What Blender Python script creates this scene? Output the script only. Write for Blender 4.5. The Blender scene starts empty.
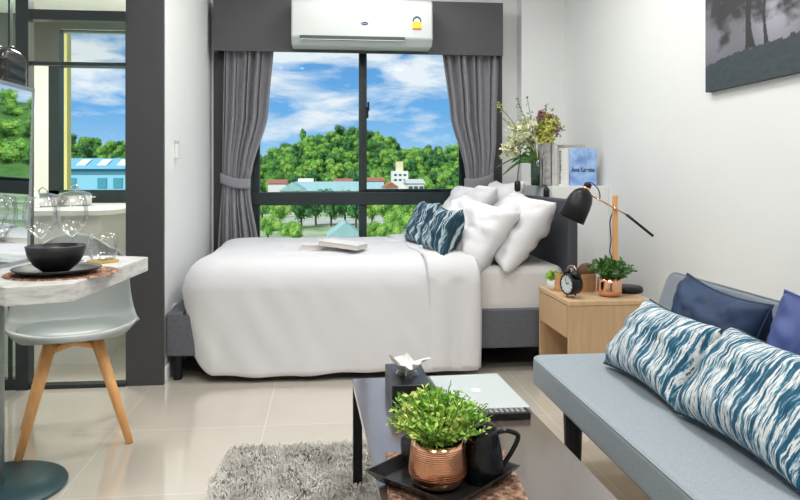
import bpy, math, random
from mathutils import Vector, Matrix, noise
random.seed(7)
sc = bpy.context.scene
C = sc.collection
PI = math.pi

# ------------------------------------------------------------------ camera
FPX, EYE = 700.0, 1.03
YAW = math.atan(74 / 700)
cam_d = bpy.data.cameras.new('camera')
cam_d.sensor_fit = 'HORIZONTAL'; cam_d.sensor_width = 36
cam_d.lens = 36 * FPX / 800
cam_d.shift_y = -74 / 800
cam_d.clip_start = 0.05; cam_d.clip_end = 3000
cam = bpy.data.objects.new('camera', cam_d); C.objects.link(cam)
cam.location = (0, 0, EYE); cam.rotation_euler = (PI / 2, 0, -YAW)
sc.camera = cam

# ------------------------------------------------------------------ world, sun, exposure
sc.view_settings.view_transform = 'Standard'
sc.view_settings.look = 'None'
sc.view_settings.exposure = 0.0
sc.view_settings.gamma = 1
sc.view_settings.use_curve_mapping = False
try:
    sc.cycles.use_denoising = True
    sc.cycles.denoiser = 'OPENIMAGEDENOISE'
    sc.cycles.max_bounces = 10
    sc.cycles.transparent_max_bounces = 24
    sc.cycles.caustics_reflective = False
    sc.cycles.caustics_refractive = False
    sc.cycles.sample_clamp_indirect = 6
except Exception:
    pass
SKY_STRENGTH = 1.0
SUN_ENERGY = 4.2
world = bpy.data.worlds.new('World'); sc.world = world
world.use_nodes = True
wn, wl = world.node_tree.nodes, world.node_tree.links
wn.clear()
wo = wn.new('ShaderNodeOutputWorld'); bg = wn.new('ShaderNodeBackground')
tc = wn.new('ShaderNodeTexCoord'); sep = wn.new('ShaderNodeSeparateXYZ')
wl.new(tc.outputs['Generated'], sep.inputs[0])
rampz = wn.new('ShaderNodeValToRGB')
rampz.color_ramp.elements[0].position = 0.0; rampz.color_ramp.elements[0].color = (0.42, 0.68, 0.92, 1)
rampz.color_ramp.elements[1].position = 0.28; rampz.color_ramp.elements[1].color = (0.07, 0.24, 0.62, 1)
e = rampz.color_ramp.elements.new(0.09); e.color = (0.16, 0.44, 0.84, 1)
wl.new(sep.outputs['Z'], rampz.inputs[0])
mp = wn.new('ShaderNodeMapping'); mp.inputs['Scale'].default_value = (7.0, 4.0, 24.0)
mp.inputs['Location'].default_value = (3.1, 1.7, 0.9)
mp.inputs['Rotation'].default_value = (0, 0.05, 0)
wl.new(tc.outputs['Generated'], mp.inputs[0])
nz = wn.new('ShaderNodeTexNoise'); nz.inputs['Scale'].default_value = 1.15
nz.inputs['Detail'].default_value = 7; nz.inputs['Roughness'].default_value = 0.56
nz.inputs['Distortion'].default_value = 0.25
wl.new(mp.outputs[0], nz.inputs['Vector'])
# more cloud with height above the horizon
hm = wn.new('ShaderNodeMapRange'); hm.inputs[1].default_value = 0.03; hm.inputs[2].default_value = 0.17
hm.inputs[3].default_value = -0.10; hm.inputs[4].default_value = 0.075
wl.new(sep.outputs['Z'], hm.inputs[0])
ad = wn.new('ShaderNodeMath'); ad.operation = 'ADD'
wl.new(nz.outputs['Fac'], ad.inputs[0]); wl.new(hm.outputs[0], ad.inputs[1])
cr = wn.new('ShaderNodeValToRGB')
cr.color_ramp.elements[0].position = 0.465; cr.color_ramp.elements[0].color = (0, 0, 0, 1)
cr.color_ramp.elements[1].position = 0.66; cr.color_ramp.elements[1].color = (1, 1, 1, 1)
wl.new(ad.outputs[0], cr.inputs[0])
mx = wn.new('ShaderNodeMixRGB'); mx.inputs[2].default_value = (0.86, 0.90, 0.97, 1)
wl.new(cr.outputs[0], mx.inputs[0]); wl.new(rampz.outputs[0], mx.inputs[1])
wl.new(mx.outputs[0], bg.inputs['Color']); bg.inputs['Strength'].default_value = SKY_STRENGTH
wl.new(bg.outputs[0], wo.inputs['Surface'])

sun_d = bpy.data.lights.new('sun', 'SUN'); sun_d.energy = SUN_ENERGY; sun_d.angle = 0.01
sun_d.color = (1.0, 0.95, 0.86)
sun = bpy.data.objects.new('sun', sun_d); C.objects.link(sun)
sun.rotation_euler = Vector((0.55, 0.62, -0.80)).to_track_quat('-Z', 'Y').to_euler()
sun.location = (0, 0, 30)

FILL_POWER = 14.0  # fill lights added on the unseen ceiling to brighten the room
FILL_SPOTS = [(-0.5, 0.2), (0.9, 0.2), (-0.6, 1.9), (0.75, 1.9), (-0.1, 3.3), (0.9, 3.3), (0.3, 4.3)]
for i, (x, y) in enumerate(FILL_SPOTS):
    ld = bpy.data.lights.new('added_ceiling_fill', 'AREA'); ld.shape = 'DISK'; ld.size = 0.42
    ld.energy = FILL_POWER * (0.5 if y > 4 else 0.8 if y > 3 else 1.1); ld.color = (1.0, 0.985, 0.96)
    lo = bpy.data.objects.new('added_ceiling_fill', ld); C.objects.link(lo)
    lo.location = (x, y, 2.555)
ld = bpy.data.lights.new('added_kitchen_fill', 'AREA'); ld.shape = 'DISK'; ld.size = 0.3; ld.energy = 20  # added fill light, out of view, to brighten the kitchen
ld.color = (1.0, 1.0, 0.93)
lo = bpy.data.objects.new('added_kitchen_fill', ld); C.objects.link(lo); lo.location = (-1.4, 4.2, 2.10)

# ------------------------------------------------------------------ helpers
_s, _c = math.sin(YAW), math.cos(YAW)
def onY(px, py, Y):
    a = (px - 400) / FPX; d = Y / (_c - a * _s); r = a * d
    return Vector((r * _c + d * _s, Y, EYE - (py - 176) / FPX * d))
def onX(px, py, X):
    a = (px - 400) / FPX; d = X / (a * _c + _s); r = a * d
    return Vector((X, d * _c - r * _s, EYE - (py - 176) / FPX * d))
def onZ(px, py, Z):
    d = (EYE - Z) * FPX / (py - 176); r = (px - 400) / FPX * d
    return Vector((r * _c + d * _s, d * _c - r * _s, Z))
def atD(px, d, z=0):
    r = (px - 400) / FPX * d
    return Vector((r * _c + d * _s, d * _c - r * _s, z))

class MB:
    def __init__(s): s.v = []; s.f = []
    def add(s, vs, fs):
        o = len(s.v); s.v += [tuple(v) for v in vs]; s.f += [tuple(i + o for i in f) for f in fs]
        return s
    def box(s, c, d, rot=None):
        hx, hy, hz = d[0] / 2, d[1] / 2, d[2] / 2
        vs = [Vector((x, y, z)) for z in (-hz, hz) for y in (-hy, hy) for x in (-hx, hx)]
        if rot is not None: vs = [rot @ v for v in vs]
        vs = [v + Vector(c) for v in vs]
        return s.add(vs, [(0, 2, 3, 1), (4, 5, 7, 6), (0, 1, 5, 4), (2, 6, 7, 3), (0, 4, 6, 2), (1, 3, 7, 5)])
    def b2(s, x0, x1, y0, y1, z0, z1):
        return s.box(((x0 + x1) / 2, (y0 + y1) / 2, (z0 + z1) / 2), (abs(x1 - x0), abs(y1 - y0), abs(z1 - z0)))
    def grid(s, fn, nu, nv, cu=False, flip=False):
        vs = [Vector(fn(i / nu if cu else i / (nu - 1), j / (nv - 1))) for j in range(nv) for i in range(nu)]
        fs = []
        for j in range(nv - 1):
            for i in range(nu if cu else nu - 1):
                a = j * nu + i; b = j * nu + (i + 1) % nu
                q = (a, b, b + nu, a + nu)
                fs.append(q[::-1] if flip else q)
        return s.add(vs, fs)
    def lathe(s, prof, n=32, c=(0, 0, 0)):
        c = Vector(c); m = len(prof)
        vs = []
        for r, z in prof:
            for i in range(n):
                a = 2 * PI * i / n
                vs.append(c + Vector((r * math.cos(a), r * math.sin(a), z)))
        fs = []
        for j in range(m - 1):
            for i in range(n):
                a = j * n + i; b = j * n + (i + 1) % n
                fs.append((a, b, b + n, a + n))
        return s.add(vs, fs)
    def tube(s, pts, r, n=10, caps=True):
        pts = [Vector(p) for p in pts]; m = len(pts)
        rs = r if isinstance(r, (list, tuple)) else [r] * m
        vs = []; up = None
        for i, p in enumerate(pts):
            t = (pts[min(i + 1, m - 1)] - pts[max(i - 1, 0)])
            t = t.normalized() if t.length > 1e-9 else Vector((0, 0, 1))
            if up is None:
                up = Vector((0, 0, 1)) if abs(t.z) < 0.9 else Vector((1, 0, 0))
            side = t.cross(up).normalized(); up = side.cross(t).normalized()
            for k in range(n):
                a = 2 * PI * k / n
                vs.append(p + (side * math.cos(a) + up * math.sin(a)) * rs[i])
        fs = []
        for j in range(m - 1):
            for i in range(n):
                a = j * n + i; b = j * n + (i + 1) % n
                fs.append((a, a + n, b + n, b))
        if caps:
            fs.append(tuple(range(n))); fs.append(tuple(range((m - 1) * n, m * n))[::-1])
        return s.add(vs, fs)
    def sphere(s, c, r, n=16, m=10):
        c = Vector(c); rr = r if isinstance(r, (list, tuple)) else (r, r, r)
        return s.grid(lambda u, v: c + Vector((rr[0] * math.cos(2 * PI * u) * math.sin(PI * (1 - v) + 1e-4),
                      rr[1] * math.sin(2 * PI * u) * math.sin(PI * (1 - v) + 1e-4), rr[2] * math.cos(PI * (1 - v)))), n, m, cu=True)
    def prism(s, outline, axis_from, axis_to, frame):
        # outline: 2D points; frame(u, v, w) -> world
        n = len(outline)
        vs = [frame(u, v, axis_from) for u, v in outline] + [frame(u, v, axis_to) for u, v in outline]
        fs = [tuple(range(n))[::-1], tuple(range(n, 2 * n))]
        fs += [(i, (i + 1) % n, n + (i + 1) % n, n + i) for i in range(n)]
        return s.add(vs, fs)
    def build(s, name, mat, parent=None, smooth=False, bevel=0, seg=2, sub=0, solid=0, off=0, fix=True):
        me = bpy.data.meshes.new(name)
        me.from_pydata(s.v, [], s.f); me.update()
        if fix:
            import bmesh
            bm = bmesh.new(); bm.from_mesh(me)
            bmesh.ops.remove_doubles(bm, verts=bm.verts, dist=1e-5)
            bmesh.ops.recalc_face_normals(bm, faces=bm.faces)
            bm.to_mesh(me); bm.free()
        if smooth:
            for p in me.polygons: p.use_smooth = True
        o = bpy.data.objects.new(name, me); C.objects.link(o)
        if mat: me.materials.append(mat)
        if parent: o.parent = parent
        if solid:
            m = o.modifiers.new('solid', 'SOLIDIFY'); m.thickness = solid; m.offset = off
        if bevel:
            m = o.modifiers.new('bevel', 'BEVEL'); m.width = bevel; m.segments = seg; m.limit_method = 'ANGLE'
            for p in me.polygons: p.use_smooth = True
            m.harden_normals = True
        if sub:
            m = o.modifiers.new('sub', 'SUBSURF'); m.levels = sub; m.render_levels = sub
        return o

def tag(o, label=None, cat=None, group=None, kind=None):
    if label: o['label'] = label
    if cat: o['category'] = cat
    if group: o['group'] = group
    if kind: o['kind'] = kind
    return o
def empty(name, loc, label, cat, rz=0, group=None):
    o = bpy.data.objects.new(name, None); C.objects.link(o)
    o.empty_display_size = 0.05
    o.location = loc; o.rotation_euler = (0, 0, rz)
    return tag(o, label, cat, group)
def struct(o): o['kind'] = 'structure'; return o
def kids(o): return [x for x in C.objects if x.parent == o]
def copy_tree(o, label=None, parent=None):
    c = o.copy(); C.objects.link(c)
    if parent: c.parent = parent
    if label: c['label'] = label
    for ch in kids(o): copy_tree(ch, None, c)
    return c
def text(s, size, mat, parent, name='lettering', loc=(0, 0, 0), rot=(0, 0, 0), depth=0.0003, sx=1, bold=0):
    cu = bpy.data.curves.new(name, 'FONT'); cu.body = s; cu.size = size; cu.align_x = 'CENTER'; cu.align_y = 'CENTER'
    cu.extrude = depth; cu.offset = bold; cu.materials.append(mat)
    tmp = bpy.data.objects.new(name, cu); C.objects.link(tmp)
    bpy.context.view_layer.update()
    me = bpy.data.meshes.new_from_object(tmp.evaluated_get(bpy.context.evaluated_depsgraph_get()))
    bpy.data.objects.remove(tmp); bpy.data.curves.remove(cu)
    o = bpy.data.objects.new(name, me); C.objects.link(o); o.location = loc; o.rotation_euler = rot; o.scale = (sx, 1, 1)
    if parent: o.parent = parent
    return o

# ------------------------------------------------------------------ materials
def mat(name, col, rough=0.5, metal=0, spec=0.5, coat=0, noise_amt=0, nscale=20, bump=0, bscale=200, stretch=(1, 1, 1), sheen=0, emit=0, sss=0):
    m = bpy.data.materials.new(name); m.use_nodes = True
    n, l = m.node_tree.nodes, m.node_tree.links
    p = n['Principled BSDF']
    p.inputs['Base Color'].default_value = (*col, 1)
    p.inputs['Roughness'].default_value = rough; p.inputs['Metallic'].default_value = metal
    p.inputs['Specular IOR Level'].default_value = spec
    p.inputs['Coat Weight'].default_value = coat
    if sheen: p.inputs['Sheen Weight'].default_value = sheen
    if emit:
        p.inputs['Emission Color'].default_value = (*col, 1); p.inputs['Emission Strength'].default_value = emit
    t = n.new('ShaderNodeTexCoord'); mpn = n.new('ShaderNodeMapping'); mpn.inputs['Scale'].default_value = stretch
    l.new(t.outputs['Object'], mpn.inputs[0])
    if noise_amt:
        z = n.new('ShaderNodeTexNoise'); z.inputs['Scale'].default_value = nscale; z.inputs['Detail'].default_value = 5
        l.new(mpn.outputs[0], z.inputs['Vector'])
        r = n.new('ShaderNodeValToRGB')
        r.color_ramp.elements[0].position = 0.3; r.color_ramp.elements[1].position = 0.7
        r.color_ramp.elements[0].color = (*[max(0, k * (1 - noise_amt)) for k in col], 1)
        r.color_ramp.elements[1].color = (*[min(1, k * (1 + noise_amt)) for k in col], 1)
        l.new(z.outputs['Fac'], r.inputs[0]); l.new(r.outputs[0], p.inputs['Base Color'])
    if bump:
        z2 = n.new('ShaderNodeTexNoise'); z2.inputs['Scale'].default_value = bscale; z2.inputs['Detail'].default_value = 3
        l.new(mpn.outputs[0], z2.inputs['Vector'])
        b = n.new('ShaderNodeBump'); b.inputs['Strength'].default_value = bump; b.inputs['Distance'].default_value = 0.002
        l.new(z2.outputs['Fac'], b.inputs['Height']); l.new(b.outputs[0], p.inputs['Normal'])
    return m
def glass(name, tint=(1, 1, 1), refl=1.0, rough=0.0, base=0.04):
    m = bpy.data.materials.new(name); m.use_nodes = True
    n, l = m.node_tree.nodes, m.node_tree.links; n.clear()
    o = n.new('ShaderNodeOutputMaterial'); t = n.new('ShaderNodeBsdfTransparent'); g = n.new('ShaderNodeBsdfGlossy')
    t.inputs[0].default_value = (*tint, 1); g.inputs['Roughness'].default_value = rough
    lw = n.new('ShaderNodeLayerWeight'); lw.inputs['Blend'].default_value = 0.25
    mr = n.new('ShaderNodeMapRange'); mr.inputs[3].default_value = base; mr.inputs[4].default_value = 0.7 * refl
    mixs = n.new('ShaderNodeMixShader')
    l.new(lw.outputs['Fresnel'], mr.inputs[0]); l.new(mr.outputs[0], mixs.inputs[0])
    l.new(t.outputs[0], mixs.inputs[1]); l.new(g.outputs[0], mixs.inputs[2]); l.new(mixs.outputs[0], o.inputs[0])
    return m
def ramp_set(r, els):
    while len(r.color_ramp.elements) > 1: r.color_ramp.elements.remove(r.color_ramp.elements[-1])
    r.color_ramp.elements[0].position = els[0][0]; r.color_ramp.elements[0].color = (*els[0][1], 1)
    for p, c in els[1:]:
        k = r.color_ramp.elements.new(p); k.color = (*c, 1)
def pattern(name, els, scale, stretch, rough=0.8, detail=6, distort=0.0, rot=(0, 0, 0), bump=0, coord='Object', nrough=0.6, coat=0):
    m = bpy.data.materials.new(name); m.use_nodes = True
    n, l = m.node_tree.nodes, m.node_tree.links; p = n['Principled BSDF']; p.inputs['Roughness'].default_value = rough
    p.inputs['Coat Weight'].default_value = coat
    t = n.new('ShaderNodeTexCoord'); mpn = n.new('ShaderNodeMapping'); mpn.inputs['Scale'].default_value = stretch
    mpn.inputs['Rotation'].default_value = rot
    l.new(t.outputs[coord], mpn.inputs[0])
    z = n.new('ShaderNodeTexNoise'); z.inputs['Scale'].default_value = scale; z.inputs['Detail'].default_value = detail
    z.inputs['Roughness'].default_value = nrough; z.inputs['Distortion'].default_value = distort
    l.new(mpn.outputs[0], z.inputs['Vector'])
    r = n.new('ShaderNodeValToRGB'); ramp_set(r, els)
    l.new(z.outputs['Fac'], r.inputs[0]); l.new(r.outputs[0], p.inputs['Base Color'])
    if bump:
        b = n.new('ShaderNodeBump'); b.inputs['Strength'].default_value = bump; b.inputs['Distance'].default_value = 0.003
        l.new(z.outputs['Fac'], b.inputs['Height']); l.new(b.outputs[0], p.inputs['Normal'])
    return m

M = {}
M['wall'] = mat('white_wall_paint', (0.80, 0.815, 0.81), 0.55, noise_amt=0.01, nscale=3)
M['ceil'] = mat('ceiling_paint', (0.85, 0.85, 0.84), 0.8)
M['kwall'] = mat('kitchen_wall_paint', (0.77, 0.79, 0.72), 0.5)
M['dark'] = mat('charcoal_laminate', (0.050, 0.050, 0.056), 0.42, noise_amt=0.06, nscale=4)
M['frame'] = mat('black_green_aluminium', (0.012, 0.022, 0.024), 0.35)
M['pelmet'] = mat('grey_pelmet_board', (0.068, 0.068, 0.076), 0.5)
M['glass'] = glass('window_glass', (0.97, 1.0, 0.99), base=0.001, refl=.06)
M['tint'] = glass('tinted_glass', (0.93, 0.94, 0.92), base=0.01, refl=.3)
M['clear'] = glass('clear_drinking_glass', (0.985, 0.995, 0.995), base=0.08, refl=.85)
M['pane_teal'] = glass('green_tinted_door_glass', (0.86, 0.94, 0.90), base=0.04)
M['curtain'] = mat('grey_curtain_cloth', (0.235, 0.235, 0.262), 0.85, bump=0.25, bscale=500, sheen=0.3)
M['duvet'] = mat('white_cotton', (0.69, 0.69, 0.72), 0.75, bump=0.2, bscale=6, sheen=0.2)
M['sheet'] = mat('white_sheet_cotton', (0.74, 0.72, 0.71), 0.75, bump=0.8, bscale=9)
M['pillow'] = mat('white_pillow_cotton', (0.69, 0.69, 0.715), 0.75, bump=1.0, bscale=9)
M['bedframe'] = mat('charcoal_bed_upholstery', (0.115, 0.122, 0.142), 0.85, bump=0.4, bscale=400, noise_amt=0.12, nscale=60)
M['headb'] = mat('navy_grey_headboard_fabric', (0.060, 0.066, 0.085), 0.8, bump=0.3, bscale=400)
M['black'] = mat('black_plastic', (0.009, 0.009, 0.011), 0.38, spec=.3)
M['gloss_black'] = mat('black_glaze', (0.005, 0.006, 0.007), 0.12, spec=.35)
M['matte_black'] = mat('matte_black_ceramic', (0.012, 0.012, 0.014), 0.38, spec=.35)
M['leather'] = mat('black_leather', (0.015, 0.013, 0.014), 0.25, bump=0.3, bscale=60)
M['white'] = mat('white_plastic', (0.80, 0.81, 0.80), 0.3)
M['ac'] = mat('air_conditioner_plastic', (0.55, 0.585, 0.575), 0.28)
M['steel'] = mat('brushed_steel', (0.6, 0.6, 0.6), 0.25, metal=1)
M['alu'] = mat('laptop_aluminium', (0.66, 0.72, 0.72), 0.38, metal=0.35)
M['logo'] = mat('pale_logo', (0.93, 0.95, 0.95), 0.3, emit=0)
M['copper'] = mat('polished_copper', (0.86, 0.46, 0.29), 0.16, metal=1)
M['copper_d'] = mat('copper_groove', (0.40, 0.17, 0.09), 0.35, metal=1)
M['wood_leg'] = pattern('beech_wood', [(0.3, (0.74, 0.36, 0.12)), (0.7, (0.88, 0.48, 0.20))], 6, (8, 8, 1), rough=0.4, detail=4)
M['oak'] = pattern('light_oak_veneer', [(0.3, (0.52, 0.34, 0.19)), (0.7, (0.60, 0.41, 0.24))], 5, (10, 10, 1), rough=0.5, detail=5)
M['oak_top'] = pattern('light_oak_top', [(0.3, (0.56, 0.37, 0.21)), (0.7, (0.64, 0.45, 0.27))], 5, (10, 1, 1), rough=0.5, detail=5)
M['bamboo'] = pattern('bamboo_wood', [(0.3, (0.48, 0.25, 0.11)), (0.7, (0.60, 0.34, 0.17))], 8, (1, 1, 8), rough=0.5, detail=3)
M['table'] = pattern('dark_walnut_laminate', [(0.3, (0.080, 0.056, 0.048)), (0.7, (0.14, 0.10, 0.088))], 6, (14, 1, 1), rough=0.16, detail=5, coat=1.0)
M['table'].node_tree.nodes['Principled BSDF'].inputs['Coat IOR'].default_value = 2.5
M['table'].node_tree.nodes['Principled BSDF'].inputs['Coat Roughness'].default_value = .16
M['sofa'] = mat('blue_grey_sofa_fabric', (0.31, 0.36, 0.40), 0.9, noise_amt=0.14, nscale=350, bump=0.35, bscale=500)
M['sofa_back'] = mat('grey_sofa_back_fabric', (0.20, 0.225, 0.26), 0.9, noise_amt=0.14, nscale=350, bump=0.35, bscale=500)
M['piping'] = mat('pale_seam', (0.34, 0.39, 0.41), 0.8)
M['navy'] = pattern('navy_velvet', [(0.3, (0.004, 0.016, 0.052)), (0.7, (0.012, 0.040, 0.11))], 7, (1, 1, 1), rough=0.7, detail=3)
M['blue2'] = pattern('royal_blue_velvet', [(0.3, (0.022, 0.042, 0.16)), (0.7, (0.05, 0.08, 0.25))], 7, (1, 1, 1), rough=0.6, detail=3)
IK = [(0.0, (0.002, 0.025, 0.06)), (0.42, (0.003, 0.065, 0.125)), (0.475, (0.010, 0.14, 0.23)), (0.505, (0.36, 0.46, 0.52)), (0.54, (0.74, 0.75, 0.74)), (0.59, (0.66, 0.69, 0.69)), (0.61, (0.03, 0.12, 0.19)), (0.68, (0.006, 0.045, 0.09))]
M['ikat'] = pattern('teal_white_streaked_fabric', IK, 1.0, (85, 8.5, 8.5), rough=0.8, detail=6, distort=0.15, nrough=0.68)
M['ikat2'] = pattern('dark_teal_streaked_fabric', [(0.0, (0.002, 0.010, 0.025)), (0.42, (0.005, 0.035, 0.065)), (0.50, (0.02, 0.09, 0.14)), (0.55, (0.40, 0.52, 0.56)), (0.60, (0.62, 0.68, 0.70)), (0.64, (0.03, 0.11, 0.17)), (0.8, (0.01, 0.03, 0.06))], 1.0, (70, 6, 6), rough=0.8, detail=6, nrough=0.65)
M['chair'] = mat('grey_chair_shell', (0.33, 0.36, 0.35), 0.35)
M['chair_pad'] = mat('grey_chair_leatherette', (0.27, 0.31, 0.30), 0.38)
M['desk'] = pattern('whitewashed_wood', [(0.3, (0.42, 0.41, 0.39)), (0.55, (0.66, 0.66, 0.64)), (0.75, (0.80, 0.80, 0.78))], 5, (3, 3, 12), rough=0.4, detail=7)
M['wicker'] = pattern('woven_rattan', [(0.35, (0.10, 0.045, 0.03)), (0.5, (0.30, 0.16, 0.10)), (0.65, (0.52, 0.34, 0.24))], 60, (1, 1, 1), rough=0.8, detail=3, bump=0.8)
M['cork'] = mat('yellow_cork', (0.55, 0.36, 0.10), 0.8, noise_amt=0.2, nscale=80)
M['teal_metal'] = mat('dark_teal_base', (0.028, 0.075, 0.088), 0.3)
M['leaf'] = pattern('fresh_green_leaf', [(0.3, (0.12, 0.36, 0.04)), (0.48, (0.34, 0.64, 0.09)), (0.62, (0.74, 0.84, 0.22))], 22, (1, 1, 1), rough=0.5, detail=2)
M['leaf_d'] = pattern('dark_green_leaf', [(0.3, (0.02, 0.08, 0.018)), (0.6, (0.07, 0.20, 0.04)), (0.8, (0.20, 0.34, 0.12))], 40, (1, 1, 1), rough=0.5, detail=2)
M['soil'] = mat('dark_soil', (0.03, 0.022, 0.015), 0.95)
M['stem'] = mat('green_stem', (0.14, 0.24, 0.05), 0.6)
M['petal_w'] = mat('cream_petals', (0.75, 0.76, 0.50), 0.6, noise_amt=0.15, nscale=60)
M['petal_y'] = mat('yellow_green_blossom', (0.50, 0.50, 0.12), 0.6, noise_amt=0.3, nscale=60)
M['petal_p'] = mat('dusty_mauve_blossom', (0.36, 0.20, 0.17), 0.7, noise_amt=0.25, nscale=60)
M['rug'] = mat('grey_rug_backing', (0.34, 0.33, 0.31), 0.95)
M['tissue'] = mat('white_tissue', (0.86, 0.85, 0.83), 0.8)
M['paper'] = mat('book_page_edges', (0.66, 0.62, 0.56), 0.8, noise_amt=0.15, nscale=200, stretch=(1, 1, 20))
M['cover_w'] = mat('white_book_cover', (0.72, 0.71, 0.70), 0.5)
M['cover_g'] = mat('grey_book_cover', (0.36, 0.34, 0.34), 0.5, noise_amt=0.5, nscale=30)
M['cover_p'] = mat('pale_grey_book_cover', (0.50, 0.50, 0.47), 0.5, noise_amt=0.15, nscale=20)
M['cover_b'] = pattern('watercolour_blue_cover', [(0.35, (0.16, 0.27, 0.60)), (0.5, (0.32, 0.50, 0.82)), (0.65, (0.46, 0.66, 0.90))], 9, (1, 1, 1), rough=0.4, detail=3)
M['ink'] = mat('dark_blue_ink', (0.03, 0.05, 0.16), 0.5)
M['tyellow'] = mat('yellow_sticker', (0.95, 0.62, 0.04), 0.5)
M['tred'] = mat('red_sticker_band', (0.60, 0.10, 0.06), 0.5)
M['navy_oval'] = mat('navy_oval_badge', (0.01, 0.035, 0.12), 0.4)
M['clockface'] = mat('clock_face', (0.62, 0.68, 0.70), 0.4)
M['coconut'] = mat('brown_fibre_ball', (0.14, 0.075, 0.045), 0.9, bump=1, bscale=150, noise_amt=0.3, nscale=90)
M['fill_glow'] = mat('fill_diffuser', (1, 0.98, 0.95), 0.5, emit=3)  # glowing disc of the added ceiling fixtures
M['socket'] = mat('socket_plastic', (0.74, 0.75, 0.74), 0.3)
M['mirror'] = mat('mirror_glass', (0.86, 0.90, 0.90), 0.015, metal=1)
M['mframe'] = mat('silver_mirror_frame', (0.42, 0.44, 0.48), 0.3, metal=0.7)
M['counter'] = mat('white_counter', (0.80, 0.80, 0.76), 0.3)
M['vase'] = mat('dark_green_vase', (0.018, 0.05, 0.022), 0.12, coat=0.5, noise_amt=0.5, nscale=20)

# tiled floor
def tile_floor():
    m = bpy.data.materials.new('glossy_beige_tiles'); m.use_nodes = True
    n, l = m.node_tree.nodes, m.node_tree.links; p = n['Principled BSDF']
    t = n.new('ShaderNodeTexCoord'); mpn = n.new('ShaderNodeMapping')
    mpn.inputs['Location'].default_value = (0.85, 0.07, 0)
    l.new(t.outputs['Object'], mpn.inputs[0])
    br = n.new('ShaderNodeTexBrick'); br.offset = 0; br.squash = 1
    br.inputs['Scale'].default_value = 1.0; br.inputs['Brick Width'].default_value = 0.6; br.inputs['Row Height'].default_value = 0.6
    br.inputs['Mortar Size'].default_value = 0.0022; br.inputs['Mortar Smooth'].default_value = 0.3
    br.inputs['Color1'].default_value = (0.60, 0.555, 0.48, 1); br.inputs['Color2'].default_value = (0.63, 0.58, 0.50, 1)
    br.inputs['Mortar'].default_value = (0.76, 0.72, 0.66, 1)
    l.new(mpn.outputs[0], br.inputs['Vector'])
    z = n.new('ShaderNodeTexNoise'); z.inputs['Scale'].default_value = 2.5; z.inputs['Detail'].default_value = 6
    l.new(t.outputs['Object'], z.inputs['Vector'])
    mxn = n.new('ShaderNodeMixRGB'); mxn.blend_type = 'OVERLAY'; mxn.inputs[0].default_value = 0.12
    l.new(br.outputs['Color'], mxn.inputs[1]); l.new(z.outputs['Fac'], mxn.inputs[2])
    l.new(mxn.outputs[0], p.inputs['Base Color'])
    p.inputs['Roughness'].default_value = 0.06; p.inputs['Specular IOR Level'].default_value = 1.0; p.inputs['Coat Weight'].default_value = 0.7; p.inputs['Coat Roughness'].default_value = .04
    return m
M['floor'] = tile_floor()

# ------------------------------------------------------------------ room shell
YB = 5.04          # inner face of the window wall
XR = 1.72          # right wall
XL = -1.85         # left wall of the room
CZ = 2.6
KXL = -2.4; PY_ = 3.60
struct(MB().b2(KXL - .2, XR + .2, -1.7, YB + .16, -0.12, 0).build('floor', M['floor']))
struct(MB().b2(KXL - .2, XR + .2, -1.7, YB + .16, CZ, CZ + .15).build('ceiling', M['ceil']))
struct(MB().b2(XR, XR + .15, -1.7, YB + .16, 0, CZ).build('wall_right', M['wall']))
struct(MB().b2(XL - .15, XL, -1.7, PY_, 0, CZ).build('wall_left', M['wall']))
struct(MB().b2(KXL - .15, KXL, PY_ - .15, YB + .16, 0, CZ).b2(KXL, XL - .15, PY_ - .15, PY_, 0, CZ).build('wall_kitchen_left', M['kwall']))
struct(MB().b2(XL, XR, -1.7, -1.55, 0, CZ).build('wall_front', M['wall']))
# window wall with two openings
WX0, WX1, WZ0, WZ1 = -0.53, 1.03, 0.35, 2.02
KX0, KX1, KZ0, KZ1 = onY(49, 100, YB).x, onY(133, 100, YB).x, onY(60, 203, YB).z, 2.04
wb = MB()
y0, y1 = YB, YB + .15
wb.b2(KX1, WX0, y0, y1, 0, CZ); wb.b2(WX0, WX1, y0, y1, 0, WZ0); wb.b2(WX0, WX1, y0, y1, WZ1, CZ)
wb.b2(WX1, XR, y0, y1, 0, CZ); wb.b2(KXL, KX0, y0, y1, 0, CZ)
wb.b2(KX0, KX1, y0, y1, 0, KZ0); wb.b2(KX0, KX1, y0, y1, KZ1, CZ)
struct(wb.build('wall_back', M['wall']))
# wall between the bed alcove and the kitchen, with its dark end cladding
PX0, PX1, PY = -0.972, -0.800, 3.55
struct(MB().b2(PX0, PX1, PY + .03, YB, 0, CZ).build('wall_partition', M['wall']))
struct(MB().b2(PX0 - .004, PX1 + .004, PY, PY + .03, 0, CZ).build('trim_1', M['dark'], bevel=.002))
# boxed column in the far right corner and low built-in box behind the headboard
colX = onY(517, 50, YB).x
struct(MB().b2(colX, XR, 4.92, YB, 0, CZ).build('wall_column', M['wall']))
struct(MB().b2(1.36, XR, 4.12, 4.93, 0, onY(560, 186, 4.12).z).build('wall_ledge', M['wall'], bevel=.003))
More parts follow.
